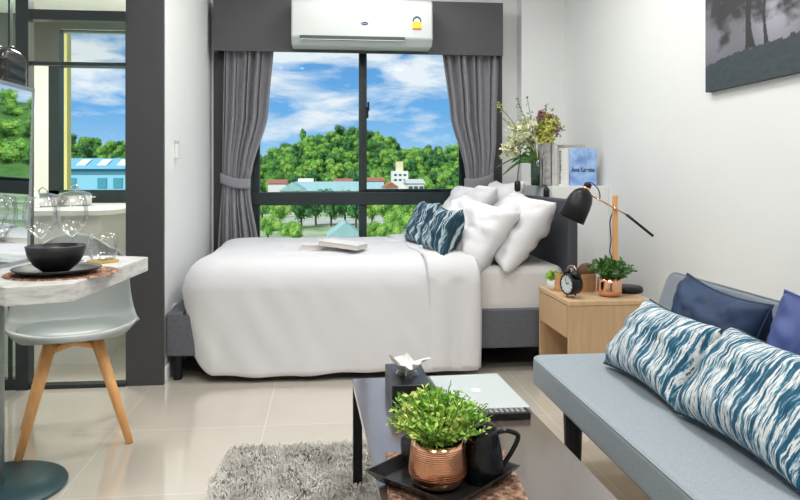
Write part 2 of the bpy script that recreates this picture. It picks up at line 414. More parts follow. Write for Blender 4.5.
# kitchen lining
kw = MB(); kw.b2(PX0 - .01, PX0, PY + .03, YB, 0, 2.3)
kw.b2(KXL, KX0, YB - .012, YB, 0, 2.3); kw.b2(KX1, PX0, YB - .012, YB, 0, 2.3); kw.b2(KX0, KX1, YB - .012, YB, 0, KZ0); kw.b2(KX0, KX1, YB - .012, YB, KZ1, 2.3)
struct(kw.build('wall_kitchen', M['kwall']))
gz = onY(60, 64, YB - .02).z; lbx = onY(60, 100, YB).x
kg = MB(); kg.b2(KXL, KX0, YB - .02, YB - .012, gz, 2.22); kg.b2(KX0, PX0 - .01, YB - .02, YB - .012, KZ1, 2.14); kg.b2(KX0 - .001, lbx, YB - .02, YB + .01, gz, KZ1)
struct(kg.build('wall_kitchen_upper', mat('grey_upper_wall', (.085, .09, .082), .5)))  # upper part of the kitchen wall in a darker grey
struct(MB().b2(KXL, PX0, PY + .06, YB, 2.14, 2.30).build('ceiling_kitchen', M['ceil']))
# baseboards
struct(MB().b2(XR - .012, XR, -1.5, 4.12, 0, .08).build('baseboard_right', M['wall'], bevel=.002))
struct(MB().b2(PX1, PX1 + .012, PY + .04, YB, 0, .08).build('baseboard_left', M['wall'], bevel=.002))

# main window
wf = MB()
fy0, fy1 = YB + .01, YB + .075
bz0, bz1 = onY(360, 205, YB).z, onY(360, 192, YB).z
mz = onY(363, 100, YB); mw = .028
wf.b2(WX0, WX0 + .06, fy0, fy1, WZ0, WZ1); wf.b2(WX1 - .045, WX1, fy0, fy1, WZ0, WZ1)
wf.b2(WX0, WX1, fy0, fy1, WZ1 - .05, WZ1); wf.b2(WX0, WX1, fy0, fy1, WZ0, WZ0 + .05)
wf.b2(WX0, WX1, fy0 - .015, fy1, bz0, bz1); wf.b2(mz.x - mw, mz.x + mw, fy0, fy1, WZ0, bz0)
wf.b2(mz.x - mw, mz.x + mw, fy0, fy1, bz1, WZ1)
win = struct(wf.build('window_1', M['frame'], bevel=.003))
pg = MB()
for xa, xb in ((WX0 + .06, mz.x - mw), (mz.x + mw, WX1 - .045)):
    pg.b2(xa, xb, fy0 + .03, fy0 + .036, bz1, WZ1 - .05); pg.b2(xa, xb, fy0 + .03, fy0 + .036, WZ0 + .05, bz0)
pg.build('window_pane', M['glass'], win)
sash = MB()
xa, xb = mz.x + mw, WX1 - .045
sash.b2(xa - .02, xb, fy0 - .012, fy0 + .004, bz1, bz1 + .022); sash.b2(xb - .02, xb, fy0 - .012, fy0 + .004, bz1, WZ1 - .05)
sash.b2(xa - .02, xa - .004, fy0 - .012, fy0 + .004, bz1, WZ1 - .05); sash.build('window_sash', M['frame'], win, bevel=.002)
hp = onY(367, 110, YB)
hm_ = MB(); hm_.b2(hp.x - .008, hp.x + .010, YB - .02, YB + .002, hp.z - .06, hp.z + .02); hm_.b2(hp.x, hp.x + .016, YB - .035, YB - .02, hp.z - .01, hp.z + .055)
hm_.build('window_handle', M['black'], win, bevel=.003)
# dark reveal boards either side of the window
struct(MB().b2(-.785, WX0 + .01, YB - .012, YB, 0, WZ1).build('trim_2', M['dark']))
struct(MB().b2(WX1 - .01, 1.285, YB - .012, YB, 0, WZ1).build('trim_3', M['dark']))
# kitchen window
wf = MB(); lb = onY(60, 100, YB).x
tr = onY(90, 65, YB).z
wf.b2(KX0, lb, fy0 - .02, fy1, KZ0, tr + .012); wf.b2(KX0, lb, fy0 + .0, fy1, tr, KZ1); wf.b2(KX1 - .05, KX1, fy0 - .02, fy1, KZ0, KZ1)
wf.b2(KX0, KX1, fy0 - .02, fy1, KZ0, onY(60, 190, YB).z); wf.b2(KX0, KX1, fy0, fy1, tr - .012, tr + .012); wf.b2(KX0, KX1, fy0, fy1, KZ1 - .006, KZ1)
kwin = struct(wf.build('window_2', M['frame'], bevel=.003))
MB().b2(lb, KX1 - .05, fy0 + .03, fy0 + .036, KZ0 + .05, KZ1 - .01).build('window_pane', M['glass'], kwin)

# sliding door frame into the kitchen: jamb, header rail, transom, sill track
dj0, dj1 = onY(17, 200, PY).x, onY(30, 200, PY).x
z_head0, z_head1 = onY(80, 21, PY).z, onY(80, 11, PY).z
z_tr = onY(80, 64, PY).z
df = MB()
df.b2(dj0, dj1, PY - .02, PY + .05, 0, CZ); df.b2(dj1, PX0, PY - .02, PY + .05, z_head0, z_head1)
df.b2(dj1, PX0, PY - .005, PY + .03, z_tr - .008, z_tr + .010); df.b2(XL, PX0, PY - .01, PY + .05, 0, .018)
df.b2(XL, dj0, PY - .01, PY + .05, .018, .05)
door = struct(df.build('door_1', M['frame'], bevel=.002))
MB().b2(dj1, PX0, PY + .01, PY + .016, z_tr + .01, z_head0).build('transom_pane', M['tint'], door)
MB().b2(XL, dj0, PY + .01, PY + .016, .05, CZ).build('side_pane', M['pane_teal'], door)
MB().b2(onY(8, 200, PY).x, onY(10, 200, PY).x, PY, PY + .03, .05, CZ).build('side_stile', M['frame'], door)

# small fixtures on the alcove's left wall
r = onX(175, 150, PX1)
rh = empty('remote_holder', (PX1, r.y, r.z), 'small white remote holder on the left wall beside the dark pillar', 'remote holder')
MB().b2(0, .022, -.022, .022, -.045, .03).build('holder_cup', M['socket'], rh, bevel=.003)
MB().b2(.003, .019, -.016, .016, -.03, .05).build('remote', mat('grey_remote', (.5, .5, .5), .4), rh, bevel=.003)
r = onX(174, 311, PX1)
sk = empty('wall_socket', (PX1, r.y, r.z), 'white wall socket low on the left wall just above the bed foot', 'socket')
MB().b2(0, .008, -.058, .058, -.036, .036).build('socket_plate', M['socket'], sk, bevel=.002)
MB().b2(.008, .010, -.012, -.004, -.01, .01).b2(.008, .010, .004, .012, -.01, .01).build('socket_slots', M['black'], sk)

# unseen ceiling fixtures, added to carry the fill lights
for i, (x, y) in enumerate(FILL_SPOTS):
    cl = empty('added_ceiling_lamp', (x, y, CZ), 'added round white fill lamp, unseen on the room ceiling', 'ceiling lamp', group='added ceiling fill lamps')
    MB().lathe([(0, 0), (.24, 0), (.245, -.03), (.225, -.034), (.22, -.02), (0, -.02)], 32).build('fill_lamp_rim', M['white'], cl, smooth=True)
    MB().lathe([(0, -.0205), (.215, -.0205), (.215, -.026), (0, -.026)], 32).build('fill_diffuser', M['fill_glow'], cl)
cl = empty('added_kitchen_lamp', (-1.4, 4.2, 2.14), 'added round fill lamp, unseen on the kitchen ceiling', 'ceiling lamp')
MB().lathe([(0, 0), (.17, 0), (.17, -.025), (0, -.025)], 32).build('fill_lamp_rim', M['white'], cl)

# ------------------------------------------------------------------ pelmet, air conditioner, curtains
PYF = 4.84
a, b = onY(213, 50, PYF), onY(503, 56, PYF)
zt = onY(503, 3, PYF).z
zb_ = (a.z + b.z) / 2
pel = MB().b2(a.x, b.x, PYF, PYF + .018, zb_, zt).b2(a.x, a.x + .018, PYF + .018, YB, zb_, zt).b2(b.x - .018, b.x, PYF + .018, YB, zb_, zt).b2(a.x + .018, b.x - .018, PYF + .018, YB, zt - .018, zt)
tag(pel.build('curtain_pelmet', M['pelmet']), 'dark grey box pelmet above the window curtains', 'pelmet')
AY = 4.64
p0, p1 = onY(291, 46, AY), onY(433, 2, AY)
AW, AH, AD = p1.x - p0.x, p1.z - p0.z, PYF - AY
ac = empty('air_conditioner', ((p0.x + p1.x) / 2, PYF, p0.z + .014), 'white wall air conditioner fixed on the dark pelmet above the window', 'air conditioner')
prof = [(0, 0), (-AD * .75, 0), (-AD, AH * .16), (-AD, AH * .9), (-AD * .85, AH), (0, AH)]
MB().prism(prof, -AW / 2, AW / 2, lambda u, v, w: Vector((w, u, v))).build('casing', M['ac'], ac, bevel=.012, seg=3)
MB().b2(-AW * .44, AW * .30, -AD - .002, -AD + .02, AH * .10, AH * .19).build('air_outlet', mat('outlet_dark', (.05, .065, .065), .5), ac)
lv = MB(); lv.box((-AW * .07, -AD - .004, AH * .105), (AW * .74, .012, .004)); lv.build('louver', M['ac'], ac)
MB().grid(lambda u, v: (0.012 + .024 * (v) * math.cos(2 * PI * u), -AD - .0015, AH * .46 + .011 * v * math.sin(2 * PI * u)), 28, 2, cu=True).build('logo_badge', M['navy_oval'], ac)
text('Carrier', .011, M['white'], ac, 'badge_lettering', (0.012, -AD - .003, AH * .46), (PI / 2, 0, 0))
sx, sz = AW * .385, AH * .50
st = MB().b2(sx - .030, sx + .030, -AD - .0025, -AD + .001, sz - .045, sz + .01).build('energy_sticker', M['tyellow'], ac)
MB().b2(sx - .030, sx + .030, -AD - .0035, -AD, sz - .045, sz - .036).build('sticker_band', M['tred'], st)
MB().prism([(.030 * math.cos(t * PI / 16), .036 * math.sin(t * PI / 16)) for t in range(17)], 0, .0035, lambda u, v, w: Vector((sx + u, -AD - w, sz + .008 + v))).build('sticker_arch', M['navy_oval'], st)
MB().prism([(.020 * math.cos(t * PI / 16), .022 * math.sin(t * PI / 16)) for t in range(17)], 0, .0045, lambda u, v, w: Vector((sx + u, -AD - w, sz + .008 + v))).build('sticker_dial', M['white'], st)

def curtain(label, side, xs):
    # xs(z) -> (x_outer, x_inner)
    zt_, zb = 1.98, 0.03
    root = empty('curtain', ((xs(1.5)[0] + xs(1.5)[1]) / 2, 4.93, 0), label, 'curtain')
    ox = root.location.x
    N = 8
    def f(u, v):
        z = zb + (zt_ - zb) * v
        xo, xi = xs(z)
        tie = math.exp(-((z - .99) / .13) ** 2)
        ph = 2 * PI * N * u + 1.2 * math.sin(5 * u + side)
        amp = .042 * (1 - .45 * tie) * (.75 + .35 * math.sin(9 * u + 2))
        amp *= min(1, .5 + abs(z - .99))
        x = xo + (xi - xo) * u + .010 * math.sin(ph * .5 + z)
        y = amp * math.sin(ph) + .006 * math.sin(3 * z + 8 * u) - .02 * (1 - tie) * math.sin(PI * u)
        return (x - ox, y, z)
    MB().grid(f, 150, 60).build('curtain_cloth', M['curtain'], root, smooth=True, fix=False, solid=.003)
    xo, xi = xs(.99); cx = (xo + xi) / 2 - ox; w = abs(xi - xo) / 2 + .010
    def tb(u, v):
        a = 2 * PI * u
        return (cx + w * math.cos(a), .040 * math.sin(a), .955 + .07 * v + .02 * math.cos(a) * side + .008 * math.cos(2 * a))
    MB().grid(tb, 40, 5, cu=True).build('tieback', M['curtain'], root, smooth=True, solid=.004)
    return root
def interp(tbl, z):
    for (z0, a0), (z1, a1) in zip(tbl, tbl[1:]):
        if z0 <= z <= z1:
            t = (z - z0) / (z1 - z0); t = t * t * (3 - 2 * t) * .5 + t * .5
            return a0 + (a1 - a0) * t
    return tbl[-1][1] if z > tbl[-1][0] else tbl[0][1]
CY = 4.93
def cx_(px): return onY(px, 100, CY).x
L_in = [(0, cx_(262)), (.58, cx_(258)), (.90, cx_(250)), (.99, cx_(249)), (1.08, cx_(252)), (1.45, cx_(267)), (2.0, cx_(273))]
L_out = [(0, cx_(216)), (.60, cx_(219)), (.99, cx_(222)), (2.0, cx_(224))]
R_in = [(0, cx_(450)), (.60, cx_(455)), (.90, cx_(463)), (.99, cx_(466)), (1.08, cx_(464)), (1.45, cx_(449)), (2.0, cx_(440))]
R_out = [(0, cx_(496)), (.99, cx_(492)), (1.3, cx_(496)), (2.0, cx_(499))]
curtain('grey pleated curtain tied back at the left end of the window', -1, lambda z: (interp(L_out, z), interp(L_in, z)))
curtain('grey pleated curtain tied back at the right end of the window beside the flowers', 1, lambda z: (interp(R_out, z), interp(R_in, z)))

# ------------------------------------------------------------------ bed
BX0, BX1, BY0, BY1 = -0.788, 1.30, 3.60, 4.90
bed = empty('bed', (0, 0, 0), 'double bed with charcoal upholstered frame and dark headboard below the window', 'bed')
for ya in (BY0, BY1 - .05): MB().b2(BX0, BX1, ya, ya + .05, .125, .33).build('side_rail', M['bedframe'], bed, bevel=.01, seg=3)
MB().b2(BX0 - .008, BX0 + .075, BY0 - .004, BY1 + .004, .125, .345).build('footboard', M['bedframe'], bed, bevel=.014, seg=3)
MB().b2(BX0 + .08, BX1, BY0 + .05, BY1 - .05, .18, .24).build('slat_base', M['black'], bed)
for (x, y) in ((BX0 + .04, BY0 + .05), (BX0 + .04, BY1 - .05), (BX1 - .06, BY0 + .06), (BX1 - .06, BY1 - .06), (.25, BY0 + .10), (.25, BY1 - .1)):
    MB().lathe([(0, 0), (.022, 0), (.032, .13), (0, .13)], 16, (x, y, 0)).build('leg', M['black'], bed, smooth=False)
MB().b2(BX1 - .030, BX1 + .022, BY0 - .03, BY1 + .03, .06, .905).build('headboard', M['headb'], bed, bevel=.012, seg=3)
MB().b2(BX0 + .08, BX1 - .03, BY0 + .03, BY1 - .03, .25, .55).build('mattress', M['sheet'], bed, bevel=.045, seg=5)

# duvet: rounded sheet draped over mattress and front rail
DXE = onY(478, 330, BY0 - .05).x
def make_duvet():
    x0, x1, y0, y1, R = -0.735, DXE, BY0 - .055, BY1 + .03, .17
    path = []
    for i in range(70): path.append((x1 + (x0 + R - x1) * i / 69, y0, 0.0))
    for i in range(1, 24):
        a = PI * 1.5 - PI / 2 * i / 24
        path.append((x0 + R + R * math.cos(a), y0 + R + R * math.sin(a), i / 24))
    for i in range(30): path.append((x0, y0 + R + (y1 - R - y0 - R) * i / 29, 1.0))
    for i in range(1, 12):
        a = PI - PI / 2 * i / 12
        path.append((x0 + R + R * math.cos(a), y1 - R + R * math.sin(a), 1 - i / 12))
    for i in range(40): path.append((x0 + R + (x1 - x0 - R) * i / 39, y1, 0.0))
    n = len(path); ym = (y0 + y1) / 2
    TOP = .612
    lev = []
    K = 20
    for k in range(K): lev.append(('side', k / (K - 1)))
    for k in range(1, 9): lev.append(('round', k / 8))
    for k in range(1, 15): lev.append(('top', k / 14))
    vs = []
    for li, (kind, t) in enumerate(lev):
        for i, (x, y, foot) in enumerate(path):
            s = i / n
            zb = .035 + .27 * (foot ** 1.5) + .006 * math.sin(x * 7) + .003 * math.sin(x * 23)
            if foot == 0 and x > .5: zb += .02 * (x - .5)
            r = .13 + .05 * foot
            cxp = x0 + .62; cyp = ym
            if foot == 0: cxp = max(x, cxp)
            dx, dy = cxp - x, cyp - y; L = math.hypot(dx, dy); dx /= L; dy /= L
            if foot == 0 and x >= x0 + .62: dx, dy = 0, (1 if y < ym else -1); L = abs(cyp - y)
            if kind == 'side':
                z = zb + (TOP - r - zb) * t
                fold = (1 - t) ** .8
                w = noise.noise(Vector((x * 4 + y * 4, z * 1.3, 2.0))) * .018 * fold + noise.noise(Vector((x * 9 + z * 6, y * 9 - z * 4, 1))) * .005
                ins = -.004 - w - .010 * fold + .040 * foot * (1 - t) + .03 * (1 - t) * math.exp(-((x - x0 - .1) / .15) ** 2)
                px_, py_, pz_ = x + dx * ins, y + dy * ins, z
            elif kind == 'round':
                a = t * PI / 2
                ins = r * (1 - math.cos(a)); z = TOP - r + r * math.sin(a)
                w = noise.noise(Vector((x * 5, y * 4, z * 3))) * .007
                px_, py_, pz_ = x + dx * ins, y + dy * ins, z + w
            else:
                ins = r + (L - r) * t
                px_, py_ = x + dx * ins, y + dy * ins
                pz_ = TOP + .015 * t + noise.noise(Vector((px_ * 3.2, py_ * 4.5, 0))) * .012 + noise.noise(Vector((px_ * 11 + 4, py_ * 9, 5))) * .004
            # diagonal creases falling from the foot corner
            if kind == 'side' and foot < 1 and x < .2:
                q = (x - x0) * 1.0 + (z - .05) * .55
                cr_ = max(0, 1 - abs(x + .35) / .5) * math.sin(q * 38) * .0030 * math.sin(PI * min(1, t + .05))
                py_ -= cr_ * (1 if y < ym else -1)
            vs.append((px_, py_, pz_))
    fs = []
    for j in range(len(lev) - 1):
        for i in range(n - 1):
            a = j * n + i; fs.append((a, a + 1, a + n + 1, a + n))
    m = MB(); m.add(vs, fs)
    return m
duv = make_duvet().build('duvet', M['duvet'], None, smooth=True, fix=True, solid=.012, off=-1)
tag(duv, 'smooth white duvet draped over the bed down to the floor', 'duvet')
# folded back head end of the duvet
def band(u, v):
    x0b = onY(428, 300, BY0 - .06).x; x1b = DXE + .012
    # v: across bed from front hem to back, u: along X
    x = x0b + (x1b - x0b) * u
    y0, y1 = BY0 - .075, BY1 + .02; TOP = .632; r = .13; H = TOP - r - .045
    L1, L2, L3 = H, r * PI / 2, (y1 - r) - (y0 + r)
    s = v * (L1 + L2 + L3)
    slant = -.10 * max(0, min(1, (s - L1) / (L2 + L3)))
    if s < L1: y, z = y0 + .006 * math.sin(x * 40), .045 + s
    elif s < L1 + L2:
        a = (s - L1) / r; y = y0 + r * (1 - math.cos(a)); z = TOP - r + r * math.sin(a)
    else: y, z = y0 + r + (s - L1 - L2), TOP + .006 * noise.noise(Vector((x * 9, s * 6, 0)))
    edge = 1 - min(1, min(u, 1 - u) / .08)
    z -= .010 * edge if s > L1 else 0
    y += .008 * edge if s < L1 + L2 else 0
    return (x + slant + .012 * noise.noise(Vector((s * 2, 0, 3))), y, z)
MB().grid(band, 18, 90).build('turned_back_fold', M['duvet'], duv, smooth=True, fix=False, solid=.010, off=-1)

def pillow_mesh(w, h, t, seed=0, flange=0.0, wr=.010):
    # lies in local XZ plane (w along X, h along Z), thickness along Y, bottom edge at z=0
    m = MB(); N = 40
    for sgn in (1, -1):
        def f(u, v, sgn=sgn):
            a, b = u * 2 - 1, v * 2 - 1
            k = max(0, (1 - a ** 4)) ** .55 * max(0, (1 - b ** 4)) ** .55
            th = t / 2 * k
            x = a * w / 2 * (1 - .085 * (1 - b * b))
            z = b * h / 2 * (1 - .12 * (1 - a * a))
            rim = min(1 - abs(a), 1 - abs(b))
            nn = noise.noise(Vector((a * 2.2 + seed, b * 2.2, sgn * 2))) * wr * 2.0 + (abs(noise.noise(Vector((a * 3.5 + seed, b * 3.0, sgn)))) - .2) * wr * 1.3
            # radial puckers towards the corners
            ang = math.atan2(b, a); pk = math.sin(ang * 14 + seed + 2 * noise.noise(Vector((a * 2, b * 2, seed)))) * wr * .22 * min(1, (a * a + b * b)) * min(1, rim * 5)
            y = sgn * (th + (nn + pk) * min(1, rim * 7) * (1 if rim > .001 else 0))
            return (x, y, z + h / 2)
        m.grid(f, N, N, flip=(sgn > 0))
    return m
def pillow(name, label, cat, w, h, t, mt, base, normal_az, lean, seed=0, group=None, roll=0, wr=.010, piping=None):
    # base: centre of bottom edge; normal_az: direction the face looks at (radians); lean: tilt back from vertical
    o = pillow_mesh(w, h, t, seed, wr=wr).build(name, mt, None, smooth=True)
    R = Matrix.Rotation(normal_az + PI / 2, 4, 'Z') @ Matrix.Rotation(-lean, 4, 'X') @ Matrix.Rotation(roll, 4, 'Y')
    o.matrix_world = Matrix.Translation(Vector(base)) @ R
    if piping:
        mm = MB(); pts = []
        for i in range(80):
            q = i / 80 * 4; s_ = int(q); f_ = (q - s_) * 2 - 1
            a, b = [(f_, -1), (1, f_), (-f_, 1), (-1, -f_)][s_]
            pts.append((a * w / 2 * (1 - .085 * (1 - b * b)), 0, b * h / 2 * (1 - .12 * (1 - a * a)) + h / 2))
        pts.append(pts[0])
        mm.tube(pts, .004, 6, caps=False).build('piping', piping, o, smooth=True)
    return tag(o, label, cat, group)
WEST = PI
ikp = mat('cushion_dark_edge', (.01, .035, .055), .8)
# direction a pillow's face looks: az measured from +X; face normal = -Y local -> rotated
pillow('pillow', 'white pillow against the headboard at the window end, rearmost of the pile', 'pillow', .62, .46, .17, M['pillow'], (1.02, 4.52, .58), WEST + .05, .42, 1, 'white bed pillows', wr=.015)
pillow('pillow', 'large white pillow leaning on the headboard nearest the bedside table', 'pillow', .64, .46, .20, M['pillow'], (.915, 3.885, .545), WEST + .10, .62, 3, 'white bed pillows', roll=.10, wr=.017)
pillow('pillow', 'white pillow directly behind the teal cushions, its corner hanging over the bed side', 'pillow', .60, .43, .19, M['pillow'], (.665, 3.84, .545), WEST + .42, .66, 4, 'white bed pillows', roll=.17, wr=.017)
pillow('pillow', 'white pillow at the window side of the pile behind the farther teal cushion', 'pillow', .60, .44, .18, M['pillow'], (.76, 4.50, .60), WEST + .2, .60, 5, 'white bed pillows', wr=.015)
pillow('cushion', 'dark teal streaked cushion on the bed, the one nearer the window', 'cushion', .32, .28, .12, M['ikat2'], (.520, 4.14, .620), WEST + .16, .42, 6, 'teal cushions on the bed', piping=ikp)
pillow('cushion', 'dark teal streaked cushion on the bed overlapping the other from the front', 'cushion', .30, .27, .14, M['ikat2'], (.575, 3.74, .605), WEST + .20, .42, 7, 'teal cushions on the bed', piping=ikp)

# books on the bed
def book(name, label, loc, rz, w, d, t, cov, group=None, tilt=0, open_=False):
    b = empty(name, loc, label, 'book', rz, group)
    b.rotation_euler = (tilt, 0, rz)
    MB().b2(-w / 2 + .004, w / 2 - .004, -d / 2 + .004, d / 2 - .002, .003, t - .003).build('pages', M['paper'], b)
    c = MB(); c.b2(-w / 2, w / 2, -d / 2, d / 2, 0, .003); c.b2(-w / 2, w / 2, -d / 2, d / 2, t - .003, t); c.b2(-w / 2, w / 2, d / 2 - .003, d / 2, 0, t)
    c.build('cover', cov, b, bevel=.001)
    return b
q = onZ(320, 248, .625)
book('book', 'closed white book lying flat on the duvet under the other book', (q.x, q.y, .622), -.05, .21, .15, .028, M['cover_w'], 'books on the bed')
q = onZ(342, 247, .64)
b2 = book('book', 'closed white book tilted on top of the other book on the duvet', (q.x + .005, q.y + .01, .642), -.45, .23, .16, .026, M['cover_w'], 'books on the bed')
b2.rotation_euler = (0, .10, -.42)

# ------------------------------------------------------------------ nightstand
NX0, NX1, NY0, NY1, NZ = 1.088, 1.485, 3.055, 3.50, .465
ns = empty('bedside_table', ((NX0 + NX1) / 2, (NY0 + NY1) / 2, 0), 'light oak bedside table with a drawer and open shelf, between bed and sofa', 'bedside table')
hx, hy = (NX1 - NX0) / 2, (NY1 - NY0) / 2
MB().b2(-hx - .004, hx, -hy - .004, hy + .004, NZ - .020, NZ).build('top_panel', M['oak_top'], ns, bevel=.002)
MB().b2(-hx, hx, -hy, -hy + .02, 0, NZ - .020).build('side_panel', M['oak'], ns, bevel=.001)
MB().b2(-hx, hx, hy - .02, hy, 0, NZ - .020).build('side_panel', M['oak'], ns, bevel=.001)
MB().b2(hx - .012, hx, -hy + .02, hy - .02, 0, NZ - .020).build('back_panel', M['oak'], ns)
MB().b2(-hx, hx, -hy + .02, hy - .02, .05, .07).build('shelf', M['oak'], ns)
MB().b2(-hx - .002, hx - .02, -hy + .022, hy - .022, .295, NZ - .024).build('drawer', M['oak'], ns, bevel=.001)

def leafy(mb, c, R, n, size, squash=.75, aspect=.45, seed=0, up=.4):
    rnd = random.Random(seed)
    for i in range(n):
        th = rnd.uniform(0, 2 * PI); ph = math.acos(rnd.uniform(-.15, 1)); rr = R * rnd.uniform(.35, 1) ** .7
        p = Vector(c) + Vector((math.sin(ph) * math.cos(th) * rr, math.sin(ph) * math.sin(th) * rr, math.cos(ph) * rr * squash))
        d = (Vector((math.sin(ph) * math.cos(th), math.sin(ph) * math.sin(th), math.cos(ph) + up)) + Vector((rnd.uniform(-.6, .6), rnd.uniform(-.6, .6), rnd.uniform(-.5, .5)))).normalized()
        s_ = d.cross(Vector((rnd.uniform(-1, 1), rnd.uniform(-1, 1), rnd.uniform(-1, 1)))).normalized()
        L = size * rnd.uniform(.7, 1.3); w_ = L * aspect
        up_ = d.cross(s_) * w_ * .15
        mb.add([p - d * L / 2, p + s_ * w_ / 2 + up_, p + d * L / 2, p - s_ * w_ / 2 + up_], [(0, 1, 2, 3)])

def stems(mb, c, R, n, h, seed=0, r=.0012):
    rnd = random.Random(seed); tips = []
    for i in range(n):
        th = rnd.uniform(0, 2 * PI); sp = rnd.uniform(.1, 1) * R; hh = h * rnd.uniform(.7, 1.1) * (1 - .35 * (sp / R) ** 2)
        pts = []
        for k in range(5):
            t = k / 4
            pts.append(Vector(c) + Vector((math.cos(th) * sp * (.15 + .85 * t ** 1.4), math.sin(th) * sp * (.15 + .85 * t ** 1.4), hh * t)))
        mb.tube(pts, r, 4); tips.append(pts)
    return tips
def bushy(root, z0, R, h, n, leaf_len, m_leaf, seed, aspect=.5, per=9):
    st_, lf = MB(), MB(); rnd = random.Random(seed)
    tips = stems(st_, (0, 0, z0), R, n, h, seed)
    for pts in tips:
        for k in range(per):
            t = rnd.uniform(.2, 1); i0 = min(3, int(t * 4)); f_ = t * 4 - i0
            p = pts[i0].lerp(pts[i0 + 1], f_)
            d = Vector((rnd.uniform(-1, 1), rnd.uniform(-1, 1), rnd.uniform(-.1, 1.1))).normalized()
            s_ = d.cross(Vector((rnd.uniform(-1, 1), rnd.uniform(-1, 1), .3))).normalized()
            L = leaf_len * rnd.uniform(.7, 1.35); w_ = L * aspect
            bend = Vector((0, 0, -L * .12))
            lf.add([p, p + d * L * .5 + s_ * w_ / 2, p + d * L + bend, p + d * L * .5 - s_ * w_ / 2], [(0, 1, 2, 3)])
    st_.build('stems', M['stem'], root, fix=False)
    lf.build('foliage', m_leaf, root, fix=False)

def copper_pot(root, h, r, grooves):
    prof = [(0, 0), (r * .66, 0), (r * .76, h * .03), (r * .90, h * .11), (r * .98, h * .22), (r * 1.0, h * .34), (r * .985, h * .5), (r * .945, h * .75), (r * .90, h), (r * .82, h), (r * .80, h * .9), (0, h * .88)]
    MB().lathe(prof, 40).build('pot', M['copper'], root, smooth=True)
    if grooves:
        g = MB()
        for k in range(grooves):
            z = h * (.30 + .60 * k / (grooves - 1)); rr = next(a0 + (a1 - a0) * (z - z0) / (z1 - z0) for (a0, z0), (a1, z1) in zip(prof, prof[1:]) if z0 <= z <= z1 and z1 > z0) + .0003
            pts = [(rr * math.cos(2 * PI * i / 40), rr * math.sin(2 * PI * i / 40), z) for i in range(41)]
            g.tube(pts, .0009, 5, caps=False)
        g.build('grooved_bands', M['copper_d'], root, smooth=True)
    MB().lathe([(0, h * .90), (r * .80, h * .90)], 24).build('soil', M['soil'], root, fix=False)

q = onZ(612, 297, NZ)
cp = empty('potted_plant', (q.x, q.y + .03, NZ), 'green plant in a smooth round copper pot on the bedside table', 'plant')
copper_pot(cp, .088, .058, 0)
bushy(cp, .07, .115, .098, 120, .028, M['leaf_d'], 3, .42)
# desk lamp with wooden post
LD = 3.42
lb_ = atD(627, LD)
lamp = empty('desk_lamp', (lb_.x, lb_.y, NZ), 'black desk lamp with copper arm and wooden post on the bedside table', 'lamp')
ox, oy = lb_.x, lb_.y
MB().lathe([(0, 0), (.072, 0), (.076, .006), (.074, .022), (.068, .028), (0, .028)], 36).build('base', M['black'], lamp, smooth=True)
pp = atD(615, LD)
pxl, pyl = pp.x - ox, pp.y - oy
MB().box((pxl, pyl, (.028 + .47) / 2), (.022, .022, .47 - .028)).build('post', M['wood_leg'], lamp, bevel=.003)
def lp(px, py, d=LD - .03):
    v = atD(px, d); return Vector((v.x - ox, v.y - oy, EYE - (py - 176) / FPX * d - NZ))
MB().tube([lp(589, 194), lp(627, 215)], .0042, 10).build('arm', M['copper'], lamp, smooth=True)
MB().tube([lp(627, 215), lp(653, 236)], .0065, 10).build('counterweight', M['black'], lamp, smooth=True)
MB().tube([lp(615, 208.5, LD - .035), lp(615, 208.5, LD + .0)], .009, 12).build('pivot', M['copper'], lamp, smooth=True)
# head: bell pointing down-left
head_top, head_mouth = lp(586, 189), lp(571, 219)
ax = (head_mouth - head_top).normalized(); Ls = (head_mouth - head_top).length
bell = [(0.012, 0), (.030, .008), (.047, .026), (.057, .052), (.062, .09), (.066, Ls), (.063, Ls), (.058, .09), (.053, .055), (.043, .03), (0.0, .02)]
qrot = ax.to_track_quat('Z', 'Y').to_matrix()
hb = MB(); hb.lathe(bell, 36); hb.v = [tuple(head_top + qrot @ Vector(v)) for v in hb.v]
hd = hb.build('lamp_shade', M['black'], lamp, smooth=True)
cb = MB(); cb.lathe([(0, -.032), (.014, -.032), (.018, -.026), (.018, -.010), (.013, -.006), (.013, .004), (0, .004)], 20)
cb.v = [tuple(head_top + qrot @ Vector(v)) for v in cb.v]; cb.build('lamp_socket', M['black'], lamp, smooth=True)
cc = MB(); cc.lathe([(0, -.008), (.0195, -.008), (.0195, 0.0), (.015, .006), (0, .006)], 20)
cc.v = [tuple(head_top + qrot @ Vector(v)) for v in cc.v]; cc.build('copper_collar', M['copper'], lamp, smooth=True)
bu = MB().sphere(head_top + ax * .075, .028).build('bulb', M['white'], lamp, smooth=True)
def smooth_path(pts, n=8):
    out = []
    P = [pts[0]] + list(pts) + [pts[-1]]
    for i in range(1, len(P) - 2):
        for k in range(n):
            t = k / n
            out.append(0.5 * ((2 * P[i]) + (-P[i - 1] + P[i + 1]) * t + (2 * P[i - 1] - 5 * P[i] + 4 * P[i + 1] - P[i + 2]) * t * t + (-P[i - 1] + 3 * P[i] - 3 * P[i + 1] + P[i + 2]) * t ** 3))
    out.append(P[-2]); return out
cord = smooth_path([lp(588, 183), lp(592, 183), lp(598, 189), lp(600, 197), lp(597, 199)])
cord2 = smooth_path([lp(613, 212, LD + .02), lp(610, 222, LD + .02), lp(611, 240, LD + .02), lp(610, 252, LD + .02), lp(614, 262, LD + .02), lp(618, 284, LD + .02)])
MB().tube(cord, .0028, 6).tube(cord2, .0028, 6).build('cord', M['black'], lamp, smooth=True)
